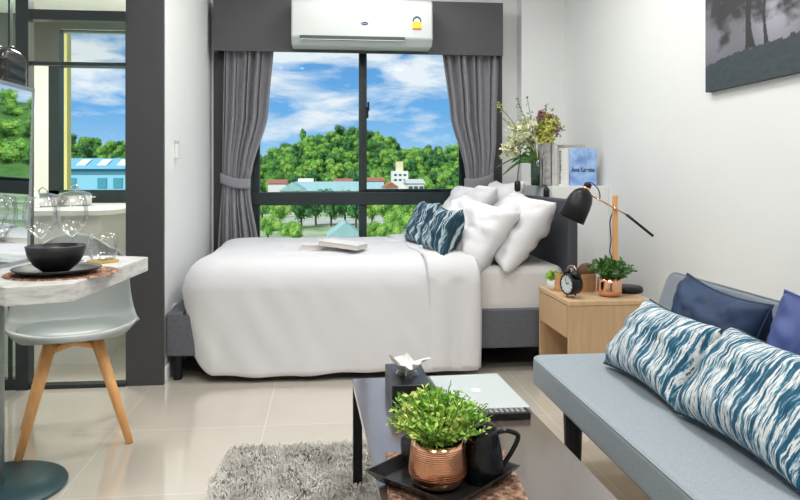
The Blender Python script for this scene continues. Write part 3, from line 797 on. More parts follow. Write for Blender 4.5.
# wooden container
q = onZ(578, 292, NZ)
wc = empty('wooden_container', (q.x, q.y + .04, NZ), 'oval bamboo container behind the alarm clock on the bedside table', 'container')
cw = MB()
prof = [(0, 0), (1, 0), (1, 1), (.93, 1), (.93, .15), (0, .15)]
for j, (r_, z_) in enumerate(prof): pass
cw.lathe([(0, 0), (.088, 0), (.090, .078), (.082, .078), (.081, .012), (0, .012)], 44)
cw.v = [(x * 1.18, y * .62, z * 1.12) for x, y, z in cw.v]
cw.build('container_body', M['bamboo'], wc, smooth=False)
for k, (dx, dy, dz, rr, lab, mt) in enumerate(((.058, .0, .108, .040, 'brown fibre ball resting in the bamboo container', M['coconut']),)):
    o = MB().sphere((0, 0, 0), (rr * 1.15, rr, rr)).build('coconut_ball', mt, None, smooth=True)
    o.location = (q.x + dx, q.y + .04 + dy, NZ + dz - .012); tag(o, lab, 'ornament')
o = MB().sphere((0, 0, 0), (.034, .026, .022)).build('pine_cone', M['coconut'], None, smooth=True)
o.location = (q.x - .012, q.y + .045, NZ + .098); tag(o, 'dark pine cone in the bamboo container just behind the clock bells', 'pine cone')
# alarm clock
q = onZ(573, 298, NZ)
ck = empty('alarm_clock', (q.x, q.y + .015, NZ), 'black twin-bell alarm clock on the bedside table', 'clock', rz=-1.25)
ck.scale = (1.22, 1.22, 1.22)
cr_ = .040; cz = .052
cy = MB(); cy.lathe([(0, -.024), (.036, -.024), (cr_, -.018), (cr_ + .001, .020), (cr_, .026), (.036, .028), (.035, .024), (0, .024)], 36)
Rm = Matrix.Rotation(PI / 2, 3, 'X')
cy.v = [tuple(Rm @ Vector(v) + Vector((0, 0, cz))) for v in cy.v]; cy.build('clock_case', M['black'], ck, smooth=True)
cf = MB().lathe([(0, .0245), (.034, .0245)], 36); cf.v = [tuple(Rm @ Vector(v) + Vector((0, 0, cz))) for v in cf.v]
face = cf.build('clock_face', M['clockface'], ck, fix=False)
hh = MB(); hh.box((.008, -.026, cz + .004), (.018, .001, .003), Matrix.Rotation(-.3, 3, 'Y')); hh.box((-.003, -.026, cz + .011), (.0022, .001, .024), Matrix.Rotation(-.2, 3, 'Y'))
for i in range(12):
    a = i * PI / 6; hh.box((.030 * math.sin(a), -.0255, cz + .030 * math.cos(a)), (.002, .001, .005), Matrix.Rotation(a, 3, 'Y'))
hh.build('clock_hands', M['black'], ck)
for sgn in (-1, 1):
    bl = MB(); bl.lathe([(0.0, .018), (.010, .016), (.017, .009), (.020, 0), (.018, 0), (0, .010)], 20)
    Rb = Matrix.Rotation(sgn * .5, 3, 'Y'); bl.v = [tuple(Rb @ Vector(v) + Vector((sgn * .024, 0, cz + .036))) for v in bl.v]
    bl.build('bell', M['black'], ck, smooth=True)
    MB().tube([(sgn * .018, 0, cz - .034), (sgn * .030, 0, 0)], [.004, .003], 8).build('foot', M['steel'], ck, smooth=True)
hn = [Vector((.026 * math.cos(PI * i / 12), 0, cz + .052 + .018 * math.sin(PI * i / 12))) for i in range(13)]
MB().tube(hn, .0022, 6).build('handle', M['steel'], ck, smooth=True)
MB().box((0, 0, cz + .050), (.006, .006, .018)).build('hammer', M['steel'], ck)
# succulent
q = onZ(553, 290, NZ)
su = empty('potted_succulent', (q.x + .005, q.y, NZ), 'small succulent in a white pot on the corner of the bedside table', 'plant')
su.scale = (1.3, 1.3, 1.25)
MB().lathe([(0, 0), (.022, 0), (.027, .045), (.024, .045), (.022, .038), (0, .038)], 24).build('pot', M['white'], su, smooth=True)
sl = MB(); leafy(sl, (0, 0, .045), .033, 260, .020, .9, .5, seed=5); sl.build('foliage', M['leaf'], su, fix=False)

# ------------------------------------------------------------------ things on the ledge
LZ = onY(560, 186, 4.12).z
LY = 4.19
def lx(px, Y=LY): return onY(px, 180, Y).x
def standing_book(label, px0, px1, ytop, cov, rz=0, Y=LY, d=.0, name='book'):
    z1 = onY((px0 + px1) / 2, ytop, Y).z; x0, x1 = lx(px0, Y), lx(px1, Y)
    b = empty(name, ((x0 + x1) / 2, Y, LZ), label, 'book', rz, 'books standing on the ledge')
    w = (x1 - x0); dep = d or .13; h = z1 - LZ
    MB().b2(-w / 2 + .003, w / 2 - .003, .004, dep - .003, .003, h - .003).build('pages', M['paper'], b)
    c = MB(); c.b2(-w / 2, -w / 2 + .003, 0, dep, 0, h); c.b2(w / 2 - .003, w / 2, 0, dep, 0, h); c.b2(-w / 2, w / 2, 0, .003, 0, h)
    c.build('cover', cov, b, bevel=.0008)
    return b, w, h
bk, w, h = standing_book('grey-brown patterned book spine standing on the ledge beside the vase', 546, 551, 143, M['cover_g'])
bk, w, h = standing_book('pale grey book on the ledge between the patterned spine and the white one', 552, 558, 144, M['cover_p'])
bk, w, h = standing_book('wide grey book at the back of the row on the ledge', 553, 585, 145, M['cover_p'], Y=LY + .15, d=.03)
bk, w, h = standing_book('white book with black spine lettering on the ledge touching the blue one', 558.6, 569, 148, M['cover_w'])
lt = MB()
rr_ = random.Random(4)
for k in range(15):
    zz = h * (.06 + .88 * k / 15); lt.b2(-w / 2 + .004, -w / 2 + .004 + rr_.uniform(.008, .014), -.001, .0005, zz, zz + h * .035)
lt.build('spine_lettering', M['black'], bk)
x0, x1 = lx(569.5), lx(596.5); zt2 = onY(583, 148, LY).z; wbk, hbk = x1 - x0, zt2 - LZ
bb = empty('book', ((x0 + x1) / 2, LY, LZ), 'blue watercolour novel with its front cover facing out on the ledge', 'book', group='books standing on the ledge')
MB().b2(-wbk / 2 + .002, wbk / 2 - .003, .003, .027, .003, hbk - .003).build('pages', M['paper'], bb)
c = MB(); c.b2(-wbk / 2, wbk / 2, 0, .003, 0, hbk); c.b2(-wbk / 2, wbk / 2, .027, .030, 0, hbk); c.b2(-wbk / 2, -wbk / 2 + .003, 0, .03, 0, hbk)
cv = c.build('cover', M['cover_b'], bb, bevel=.0006)
text('Anna Karenina', .040, M['ink'], bb, 'cover_title', (0, -.001, hbk * .42), (PI / 2, 0, 0), sx=.62, bold=.0012)

# vase with flowers
vx = lx(538, 4.36)
vs_ = empty('flower_vase', (vx, 4.36, LZ), 'dark green glass vase of cream and yellow flowers on the ledge beside the books', 'vase of flowers')
MB().lathe([(0, 0), (.040, 0), (.046, .01), (.046, .16), (.043, .165), (.040, .15), (.038, .012), (0, .012)], 32).build('vase', M['vase'], vs_, smooth=True)
def vp(px, py, Y=4.36):
    p = onY(px, py, Y); return Vector((p.x - vx, Y - 4.36, p.z - LZ))
rnd = random.Random(11)
stm, lfm, pw, py_, pm = MB(), MB(), MB(), MB(), MB()
root_ = Vector((0, 0, .14))
def blossoms(mb, pts, n, size, spread):
    for i in range(int(n * 1.8)):
        t = rnd.random() ** .8 * (len(pts) - 1); i0 = min(len(pts) - 2, int(t)); p = pts[i0].lerp(pts[i0 + 1], t - i0)
        c_ = p + Vector((rnd.gauss(0, spread), rnd.gauss(0, spread), rnd.gauss(0, spread))); size_ = size * .8
        for k in range(5):
            d = Vector((rnd.uniform(-1, 1), rnd.uniform(-1, 1), rnd.uniform(-.6, 1))).normalized(); s_ = d.cross(Vector((rnd.uniform(-1, 1), rnd.uniform(-1, 1), rnd.uniform(-1, 1)))).normalized()
            L = size_ * rnd.uniform(.7, 1.2); mb.add([c_, c_ + d * L * .6 + s_ * L * .38, c_ + d * L, c_ + d * L * .6 - s_ * L * .38], [(0, 1, 2, 3)])
def spray(tx, ty, dy=0, sag=0):
    tip = vp(tx, ty) + Vector((0, dy, 0)); mid = root_.lerp(tip, .55) + Vector((0, 0, .03 + sag))
    pts = smooth_path([root_, mid, tip], 5); stm.tube(pts, .0022, 5); return pts
for (tx, ty, kind, n, sz_, sp_) in [(502, 118, 'y', 5, .016, .006), (514, 100, 's', 7, .012, .008), (528, 96, 's', 7, .012, .008), (545, 106, 's', 6, .012, .008), (496, 106, 'y', 8, .016, .012),
      (509, 150, 'w', 34, .030, .026), (519, 132, 'w', 34, .032, .026), (526, 122, 'w', 24, .028, .022), (515, 144, 'w', 34, .032, .03), (532, 140, 'w', 26, .03, .025), (508, 127, 'w', 12, .02, .014),
      (552, 116, 'y', 40, .026, .022), (548, 128, 'y', 42, .028, .026), (556, 124, 'y', 30, .024, .020), (540, 130, 'y', 30, .028, .024), (540, 114, 'p', 30, .022, .012), (555, 119, 'p', 16, .022, .016), (559, 130, 'p', 10, .02, .014), (545, 142, 'y', 26, .03, .024)]:
    pts = spray(tx, ty, rnd.uniform(-.07, .07))
    seg = pts[len(pts) // 2:] if kind in 'ys' else pts[-4:]
    if kind == 'p': seg = pts[-3:]
    blossoms({'w': pw, 'y': py_, 'p': pm, 's': lfm}[kind], seg, n, sz_, sp_)
# long drooping leaves to the lower left
for (tx, ty, w_) in [(500, 176, .020), (507, 170, .018), (512, 163, .022), (496, 168, .012), (520, 156, .02), (530, 158, .02), (548, 150, .02), (524, 150, .018)]:
    tip = vp(tx, ty) + Vector((0, rnd.uniform(-.04, .04), 0)); mid = root_.lerp(tip, .5) + Vector((0, 0, .05))
    pts = smooth_path([root_, mid, tip], 5); n_ = len(pts)
    vs = []
    for i, p in enumerate(pts):
        t = i / (n_ - 1); ww = w_ * math.sin(PI * min(1, .08 + t * .92)) ** .7
        tg = (pts[min(i + 1, n_ - 1)] - pts[max(i - 1, 0)]).normalized(); s_ = tg.cross(Vector((0, 1, .3))).normalized()
        vs += [p + s_ * ww / 2, p + Vector((0, -.003, 0)), p - s_ * ww / 2]
    lfm.add(vs, [f for i in range(n_ - 1) for f in ((i * 3, i * 3 + 1, i * 3 + 4, i * 3 + 3), (i * 3 + 1, i * 3 + 2, i * 3 + 5, i * 3 + 4))])
stm.build('stems', M['stem'], vs_, smooth=True, fix=False); lfm.build('leaves', M['leaf_d'], vs_, fix=False)
pw.build('cream_blossoms', M['petal_w'], vs_, fix=False); py_.build('yellow_blossoms', M['petal_y'], vs_, fix=False); pm.build('mauve_blossoms', M['petal_p'], vs_, fix=False)

# two hanging black cord pendants in front of the ledge
for (px, ytop, ybot, lab) in ((517.5, 150, 192, 'small black pendant switch on a cord beside the curtain'), (546.5, 148, 199, 'small black pendant switch on a cord in front of the books')):
    Y = 4.08; p = onY(px, ybot - 6, Y)
    ps = empty('cord_switch', (p.x, Y, p.z), lab, 'switch')
    MB().lathe([(0, -.034), (.014, -.032), (.019, -.02), (.019, .018), (.012, .030), (0, .034)], 20).build('switch_body', M['gloss_black'], ps, smooth=True)
    up_ = [Vector((0, 0, .03)), Vector((.004, 0, .06)), Vector((-.002 if px > 530 else .015, .01, .12)), Vector((.0, .05, LZ - p.z + .012)), Vector((.0, .09, LZ - p.z + .004)), Vector((.0, .14, LZ - p.z + .004))]
    up_ = [Vector((0, 0, .03)), Vector((.003, 0, LZ - p.z - .01)), Vector((.003, .02, LZ - p.z + .006)), Vector((.003, .07, LZ - p.z + .006)), Vector((.002, .09, LZ - p.z + .03)), Vector((.01, .10, LZ - p.z + .17))]
    if px < 530: up_ = [Vector((0, 0, .03)), Vector((.004, .0, .08)), Vector((.018, .01, .16)), Vector((.022, .02, .22))]
    MB().tube(smooth_path(up_, 6), .0028, 6).build('cord', M['black'], ps, smooth=True)

# ------------------------------------------------------------------ picture on the right wall (monochrome trees in fog, painted per vertex)
def make_picture():
    Xc = XR - .028
    c0 = onX(705.5, 92.5, Xc); W_, H_ = 1.15, .78
    root = empty('wall_picture', (XR, c0.y - W_ / 2, c0.z), 'monochrome print of trees in fog hanging on the right wall', 'picture')
    nx, nz_ = 300, 200
    vs = []; cols = []
    hor = lambda a: .145 + .10 * a + .012 * math.sin(a * 9)
    trunks = [(.285, .030, 1), (.375, .013, 1), (.70, .03, 1), (.93, .02, 1)]
    for j in range(nz_):
        for i in range(nx):
            a, b = i / (nx - 1), j / (nz_ - 1)    # a: distance from the left edge in canvas units, b: height
            vs.append((0, -a * W_, b * H_))
            g = .15 + .26 * math.exp(-((a - .43) / .14) ** 2) * math.exp(-((b - .36) / .20) ** 2) + .04 * noise.noise(Vector((a * 5, b * 5, 0))) + .05 * (1 - a) * math.exp(-((b - .3) / .2) ** 2)
            # crowns
            cr2 = noise.fractal(Vector((a * 11, b * 11, 3)), .9, 2.1, 5)
            lim = .44 - .25 * math.exp(-((a - .30) / .33) ** 2) + .10 * noise.noise(Vector((a * 8, 1, 0)))
            lim = .385 - .08 * math.exp(-((a - .10) / .12) ** 2) - .09 * math.exp(-((a - .42) / .2) ** 2) + .10 * noise.noise(Vector((a * 9, 1.5, 0)))
            k = max(0, min(1, (b - lim) * 8 + cr2 * 1.3 + .1))
            g = g * (1 - k) + .038 * k
            for (tx, tw, _) in trunks:
                dxx = abs(a - tx - .008 * math.sin(b * 14)) - tw * (.5 + .7 * math.exp(-max(0, b - hor(a)) * 18) * .8)
                if dxx < 0 and b > hor(a): g = min(g, .028)
            if b < hor(a) + .012 * noise.noise(Vector((a * 60, b * 60, 0))):
                g = .040 + .014 * (noise.noise(Vector((a * 30, b * 40, 0)) ) + 1) + .03 * max(0, .1 - b)
            gr = b < hor(a) + .012 * noise.noise(Vector((a * 60, b * 60, 0)))
            cols.append((g * (.72 if gr else .88), g * (1.0 if gr else .86), g * (1.16 if gr else 1.02), 1))
    fs = [(j * nx + i, j * nx + i + 1, (j + 1) * nx + i + 1, (j + 1) * nx + i) for j in range(nz_ - 1) for i in range(nx - 1)]
    me = bpy.data.meshes.new('print'); me.from_pydata(vs, [], fs)
    ca = me.color_attributes.new('print', 'FLOAT_COLOR', 'POINT')
    for i, c_ in enumerate(cols): ca.data[i].color = c_
    m = bpy.data.materials.new('monochrome_print'); m.use_nodes = True
    at = m.node_tree.nodes.new('ShaderNodeAttribute'); at.attribute_name = 'print'
    p = m.node_tree.nodes['Principled BSDF']; p.inputs['Roughness'].default_value = .55
    m.node_tree.links.new(at.outputs['Color'], p.inputs['Base Color']); me.materials.append(m)
    o = bpy.data.objects.new('print', me); C.objects.link(o); o.parent = root
    o.location = (-.0285, W_ / 2, 0)
    MB().b2(-.028, -.001, -W_ / 2, W_ / 2, 0, H_).build('canvas', mat('canvas_edge', (.05, .06, .07), .7), root)
make_picture()

# ------------------------------------------------------------------ sofa
SX0, SZ, SY1, SY0 = .752, .37, 2.53, .62
sofa = empty('sofa_bed', (SX0 + .3, (SY0 + SY1) / 2, 0), 'blue-grey fabric sofa bed with black legs along the right wall', 'sofa')
sy = (SY1 - SY0) / 2
def rounded_slab(w, L, t, rc, name, mt, seam=True, M4=None):
    # slab in local coords: x across, y along, z thickness; rounded plan corners
    out = []
    for cx0, cy0, a0 in ((w / 2 - rc, L / 2 - rc, 0), (-w / 2 + rc, L / 2 - rc, PI / 2), (-w / 2 + rc, -L / 2 + rc, PI), (w / 2 - rc, -L / 2 + rc, 1.5 * PI)):
        for k in range(7):
            a = a0 + PI / 2 * k / 6; out.append((cx0 + rc * math.cos(a), cy0 + rc * math.sin(a)))
    m = MB().prism(out, -t / 2, t / 2, lambda u, v, w_: Vector((u, v, w_)))
    o = m.build(name, mt, sofa, bevel=.020, seg=4)
    if M4 is not None: o.matrix_local = M4
    if seam:
        pts = [Vector((u * .992, v * .998, t / 2 - .006)) for u, v in out]; pts.append(pts[0])
        pr = MB().tube(pts, .0022, 5, caps=False).build('seam', M['piping'], o, smooth=True)
    return o
SWID = .46; ST = .105
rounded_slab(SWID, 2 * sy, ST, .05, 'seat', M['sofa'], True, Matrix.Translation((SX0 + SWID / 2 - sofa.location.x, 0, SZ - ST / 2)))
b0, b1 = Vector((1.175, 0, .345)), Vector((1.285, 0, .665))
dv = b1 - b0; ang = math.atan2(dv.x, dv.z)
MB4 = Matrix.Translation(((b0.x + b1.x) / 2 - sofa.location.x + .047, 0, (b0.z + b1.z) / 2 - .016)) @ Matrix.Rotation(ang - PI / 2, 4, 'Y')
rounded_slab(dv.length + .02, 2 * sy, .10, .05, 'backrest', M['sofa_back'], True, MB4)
MB().b2(.10, .135, -sy + .15, sy - .15, .20, .265).b2(-.20, -.16, -sy + .15, sy - .15, .20, .265).build('frame_bar', M['black'], sofa)
for (x, y) in ((SX0 + .085, SY1 - .22), (SX0 + .085, SY0 + .2), (1.30, SY1 - .22), (1.30, SY0 + .2)):
    MB().tube([(x - sofa.location.x, y - (SY0 + SY1) / 2, 0), (x - sofa.location.x, y - (SY0 + SY1) / 2, .27)], [.026, .034], 16).build('leg', M['black'], sofa, smooth=False)
pillow('cushion', 'long teal and white streaked cushion on the sofa, the one nearer the bedside table', 'cushion', .49, .272, .15, M['ikat'], (.955, 2.085, .385), WEST, .66, 11, 'streaked sofa cushions', wr=.007, piping=ikp)
pillow('cushion', 'long teal and white streaked cushion on the sofa, nearer the camera', 'cushion', .51, .287, .16, M['ikat'], (.955, 1.58, .385), WEST + .02, .66, 14, 'streaked sofa cushions', wr=.007, piping=ikp)
pillow('cushion', 'dark navy square velvet cushion against the sofa back', 'cushion', .46, .325, .14, M['navy'], (1.095, 2.01, .385), WEST, .32, 21, 'plain blue sofa cushions', wr=.012, roll=.05, piping=M['navy'])
pillow('cushion', 'royal blue velvet cushion against the sofa back at the right picture edge', 'cushion', .46, .37, .14, M['blue2'], (1.095, 1.49, .385), WEST, .32, 23, 'plain blue sofa cushions', wr=.010, roll=-.04, piping=M['blue2'])

# ------------------------------------------------------------------ coffee table and the things on it
TZ = .36; TX0, TX1, TY0, TY1 = .103, .590, 1.22, 2.325
tb = empty('coffee_table', ((TX0 + TX1) / 2, (TY0 + TY1) / 2, 0), 'low dark walnut coffee table with black legs standing on the grey rug', 'coffee table', rz=.03)
tw, tl = (TX1 - TX0) / 2, (TY1 - TY0) / 2
MB().b2(-tw, tw, -tl, tl, TZ - .018, TZ).build('table_top', M['table'], tb, bevel=.0015)
MB().b2(-tw + .01, tw - .01, -tl + .01, tl - .01, TZ - .05, TZ - .018).build('apron', M['black'], tb)
for sx_ in (-1, 1):
    for sy_ in (-1, 1):
        MB().box((sx_ * (tw - .016), sy_ * (tl - .016), (TZ - .018) / 2), (.030, .030, TZ - .018)).build('leg', M['black'], tb, bevel=.002)
# rug
rx0, rx1, ry0, ry1 = -.37, .60, 1.35, 2.66
rg = empty('shag_rug', ((rx0 + rx1) / 2, (ry0 + ry1) / 2, 0), 'grey shaggy rug on the tiles under the coffee table', 'rug')
def rugf(u, v):
    a, b = u * 2 - 1, v * 2 - 1
    k = 1 - .10 * (abs(a * b)) ** 6
    return ((rx1 - rx0) / 2 * a * k, (ry1 - ry0) / 2 * b * k, .006)
rb = MB().grid(rugf, 30, 40).build('rug_backing', M['rug'], rg, smooth=True)
strand = MB(); rnd = random.Random(5)
hw, hl = (rx1 - rx0) / 2, (ry1 - ry0) / 2
for i in range(46000):
    a, b = rnd.uniform(-1, 1), rnd.uniform(-1, 1)
    if abs(a) > .86 and abs(b) > .86 and (abs(a) - .86) ** 2 + (abs(b) - .86) ** 2 > .14 ** 2 * 1.1: continue
    x, y = a * hw, b * hl
    cl_ = noise.noise(Vector((x * 11, y * 11, 0))) * 3
    th = cl_ * PI + rnd.uniform(-.9, .9); L = rnd.uniform(.018, .036); hgt = rnd.uniform(.014, .034)
    dx, dy = math.cos(th) * L, math.sin(th) * L; w_ = rnd.uniform(.0012, .0022)
    nx_, ny_ = -math.sin(th) * w_, math.cos(th) * w_
    strand.add([(x - nx_, y - ny_, .004), (x + nx_, y + ny_, .004), (x + dx * .5 + nx_, y + dy * .5 + ny_, hgt), (x + dx * .5 - nx_, y + dy * .5 - ny_, hgt), (x + dx, y + dy, hgt * .75)], [(0, 1, 2, 3), (3, 2, 4)])
strand.build('pile', pattern('grey_rug_pile', [(0.3, (.36, .335, .29)), (.5, (.60, .575, .53)), (.7, (.80, .78, .74))], 9, (1, 1, 1), rough=.8, detail=4), rg, fix=False)['kind'] = 'stuff'

# rattan mat
pm_ = empty('woven_mat', (.275, 1.485, TZ), 'brown woven rattan mat under the black tray on the coffee table', 'placemat', rz=-.07)
def weave(u, v):
    x, y = (u - .5) * .29, (v - .5) * .37
    return (x, y, .004 + .0022 * math.sin(u * 2 * PI * 26) * math.cos(v * 2 * PI * 33 + (int(u * 26) % 2) * PI))
MB().grid(weave, 150, 180).b2(-.145, .145, -.185, .185, 0, .002).build('weave', M['wicker'], pm_, fix=False)
# tray
tr_ = empty('serving_tray', (.255, 1.512, TZ + .0065), 'square black wooden tray turned cornerwise on the rattan mat', 'tray', rz=PI / 4 - .03)
def sq(r, z): return [Vector((r, r, z)), Vector((-r, r, z)), Vector((-r, -r, z)), Vector((r, -r, z))]
tm = MB(); rings = [sq(.100, 0), sq(.122, .026), sq(.118, .026), sq(.097, .005)]
vs = [v for r_ in rings for v in r_]; fs = [(3, 2, 1, 0)]
for j in range(3):
    for i in range(4): fs.append((j * 4 + i, j * 4 + (i + 1) % 4, (j + 1) * 4 + (i + 1) % 4, (j + 1) * 4 + i))
fs.append((12, 13, 14, 15)); tm.add(vs, fs)
tag(tr_, None); tm.build('tray_body', mat('dark_tray_wood', (.020, .018, .019), .22, spec=.35, noise_amt=.3, nscale=40), tr_, bevel=.0015)
TT = TZ + .0065 + .005
q = onZ(438, 484, TT)
pl = empty('potted_plant', (q.x, q.y, TT), 'bright green leafy plant in a grooved copper pot on the black tray', 'plant')
copper_pot(pl, .096, .062, 15)
bushy(pl, .075, .118, .120, 300, .0150, M['leaf'], 8, .42, 14)
# teapot
q = onZ(483, 478, TT)
kt = empty('teapot', (q.x, q.y, TT), 'glossy black conical teapot on the tray beside the copper pot', 'teapot', rz=.0)
MB().lathe([(0, 0), (.044, 0), (.047, .004), (.045, .03), (.040, .07), (.034, .100), (.030, .112), (.028, .112), (.028, .105), (0, .105)], 36).build('body', M['gloss_black'], kt, smooth=True)
lid = MB().lathe([(0, .124), (.008, .124), (.022, .119), (.029, .113), (.029, .110), (0, .110)], 32).build('lid', M['gloss_black'], kt, smooth=True)
MB().lathe([(0, .134), (.006, .133), (.008, .129), (.005, .123), (0, .122)], 16).build('knob', M['gloss_black'], lid, smooth=True)
hp_ = smooth_path([Vector((.030, 0, .098)), Vector((.052, 0, .101)), Vector((.074, 0, .094)), Vector((.078, 0, .083)), Vector((.064, 0, .055)), Vector((.042, 0, .022))], 6)
MB().tube(hp_, .0052, 10).build('handle', M['gloss_black'], kt, smooth=True)
MB().tube([(-.036, 0, .055), (-.052, 0, .080), (-.060, 0, .098)], [.012, .008, .006], 10).build('spout', M['gloss_black'], kt, smooth=True)
q = onZ(414, 462, TT)
cu = empty('cup', (q.x, q.y - .004, TT), 'small black cup on the tray behind the copper pot', 'cup')
MB().lathe([(0, 0), (.024, 0), (.030, .010), (.032, .055), (.030, .055), (.027, .012), (0, .008)], 28).build('cup_body', M['matte_black'], cu, smooth=True)
# tissue box
tx_ = empty('tissue_box', (.187 + .057, 2.105, TZ), 'black tissue box with a white tissue pulled out, on the coffee table beside the laptop', 'tissue box')
MB().b2(-.057, .057, -.118, .118, 0, .072).build('box_body', mat('black_box_leather', (.014, .017, .022), .3), tx_, bevel=.003)
MB().grid(lambda u, v: ((.030 + .004 * math.sin(PI * v)) * math.cos(2 * PI * u), .048 * math.sin(2 * PI * u), .0722 + .003 * math.sin(PI * v)), 32, 4, cu=True).build('opening_rim', M['steel'], tx_, smooth=True)
def tis(u, v):
    a = 2 * PI * u; z = .074 + .048 * v
    rr = (.008 + .046 * v) * (1 + .40 * math.sin(3 * a + 1) * v + .18 * math.sin(7 * a))
    return (rr * math.cos(a) * .9, rr * math.sin(a) * 1.2, z - .020 * v * abs(math.sin(2 * a + .4)) + .006 * math.sin(5 * a))
MB().grid(tis, 70, 16, cu=True).build('tissue', M['tissue'], tx_, smooth=True)
# laptop
lt_ = empty('laptop', (.425, 2.12, TZ), 'closed silver laptop on the coffee table beside the tissue box', 'laptop', rz=.035)
lt_.location = ((onZ(430, 373, .382) + onZ(498, 373, .382) + onZ(530, 408, .382) + onZ(450, 411, .382)) / 4); lt_.location.z = TZ + .0
LW, LL = .228, .335
MB().b2(-LW / 2, LW / 2, -LL / 2, LL / 2, .002, .012).build('laptop_base', mat('dark_laptop_base', (.25, .26, .27), .4, metal=.5), lt_, bevel=.003)
lid_ = MB().b2(-LW / 2, LW / 2, -LL / 2, LL / 2, .0128, .021).build('laptop_lid', M['alu'], lt_, bevel=.003)
ap = []
for i in range(48):
    a = 2 * PI * i / 48; r_ = .0165 * (1 - .10 * math.cos(2 * a) * (1 if True else 0)); x = r_ * math.cos(a); y = r_ * math.sin(a) * 1.02
    y -= .0045 * math.exp(-(x / .005) ** 2) * (1 if y > 0 else -.45)
    dd = math.hypot(x - .0195, y - .001)
    if dd < .0085: k = .0085 / max(dd, 1e-4); x = .0195 + (x - .0195) * k; y = .001 + (y - .001) * k
    ap.append((x, y))
lg = MB().prism(ap, .0211, .0214, lambda u, v, w: Vector((u, v, w)))
lg.prism([(.001 + .002 * math.cos(a_) + .004 * math.sin(a_ / 2), .0185 + .0055 * math.sin(a_ / 2) ** 2 + .001 * math.sin(a_)) for a_ in [i * 2 * PI / 12 for i in range(12)]], .0211, .0214, lambda u, v, w: Vector((u, v, w)))
lg.build('laptop_emblem', M['logo'], lid_)
# remote control in front of laptop
r0 = (onZ(452, 416, TZ) + onZ(530, 420, TZ)) / 2
rm = empty('remote_control', (r0.x, r0.y, TZ), 'black remote control with rows of grey buttons lying in front of the laptop', 'remote', rz=-.0)
MB().b2(-.108, .108, -.024, .024, 0, .020).build('remote_body', M['black'], rm, bevel=.004)
bt = MB()
for i in range(13):
    for j in range(3): bt.b2(-.096 + i * .0150, -.096 + i * .0150 + .010, -.018 + j * .013, -.018 + j * .013 + .008, .020, .0225)
bt.build('buttons', mat('grey_buttons', (.34, .35, .36), .5), rm)

# ------------------------------------------------------------------ high desk at the left with its things
DZ = .75
dk = empty('desk', (-1.05, 2.25, 0), 'whitewashed wooden table with a cut corner and round teal pedestal base', 'table')
ol = [(-1.80, 2.05), (-1.02, 2.05), (-.800, 1.850), (-.655, 1.905), (-.612, 2.50), (-.74, 2.56), (-1.80, 2.56)]
# pentagonal top
MB().prism([(x + 1.05, y - 2.25) for x, y in ol], DZ - .048, DZ, lambda u, v, w: Vector((u, v, w))).build('table_top', M['desk'], dk, bevel=.002)
bp = atD(-3, 2.30)
MB().lathe([(0, 0), (.212, 0), (.213, .006), (.209, .012), (.03, .020), (0, .020)], 64, (bp.x + 1.05, bp.y - 2.25, 0)).build('base_plate', M['teal_metal'], dk, smooth=True)
MB().tube([(bp.x + 1.05, bp.y - 2.25, .015), (bp.x + 1.05, bp.y - 2.25, DZ - .045)], .022, 24).build('pole', mat('grey_pole', (.26, .29, .29), .35), dk, smooth=True)
# mirror leaning on the desk
mr_ = empty('table_mirror', (-.985, 2.17, DZ), 'rectangular mirror in a thin silver frame standing at the left edge of the table', 'mirror', rz=-.06)
tilt = Matrix.Rotation(.03, 3, 'Y')
mt_ = onX(32, 95, -.965)
MH = .565; ML = .46
fm = MB()
for args in ((0, -ML / 2 - .005, MH / 2, .018, .012, MH), (0, ML / 2 - .006, MH / 2, .018, .012, MH), (0, 0, .006, .018, ML, .012), (0, 0, MH - .006, .018, ML, .012)):
    fm.box(tilt @ Vector(args[:3]), args[3:], tilt)
fm.build('mirror_frame', M['mframe'], mr_, bevel=.001)
MB().box(tilt @ Vector((0.002, 0, MH / 2)), (.010, ML - .01, MH - .02), tilt).build('mirror_glass', M['mirror'], mr_)
# the low shelf rack behind it with two black bags on top
sh = empty('shelf_rack', (-1.22, 2.33, DZ), 'dark shelf rack standing on the table behind the mirror', 'shelf')
SHZ = .515
MB().b2(-.16, .165, -.10, .17, SHZ, SHZ + .02).build('top_board', M['dark'], sh); MB().b2(-.16, -.14, -.10, .17, 0, SHZ).build('side_board', M['dark'], sh); MB().b2(.145, .165, -.10, .17, 0, SHZ).build('side_board', M['dark'], sh)
for (px, d, lab, w_, mtc) in ((11.5, 2.36, 'glossy black leather bag with a pale side standing above the mirror', .052, M['leather']), (-1.5, 2.34, 'black leather bag partly cut by the left picture edge above the mirror', .05, M['leather'])):
    p = atD(px, d); bagz = DZ + SHZ + .02
    bgm = empty('leather_bag', (p.x, p.y, bagz), lab, 'bag', group='black leather bags above the mirror')
    ht = .175
    def bf(u, v, w_=w_):
        a = 2 * PI * u; k = (1 - max(0, (v - .72) / .28) ** 2.4) ** .5 if v > .72 else 1
        ce = abs(math.cos(a)) ** .6 * (1 if math.cos(a) > 0 else -1); se = abs(math.sin(a)) ** .6 * (1 if math.sin(a) > 0 else -1)
        pk_ = .0012 * math.sin(v * 30 + a)
        return ((w_ / 2 * k * .9 + pk_) * ce, (.09 * k + pk_) * se, ht * v)
    MB().grid(bf, 40, 26, cu=True).build('bag_body', mtc, bgm, smooth=True)
    hs = [Vector((0, -.06 + .12 * i / 8, ht - .02 + .025 * math.sin(PI * i / 8))) for i in range(9)]
    MB().tube(hs, .004, 6).build('bag_strap', M['leather'], bgm, smooth=True)
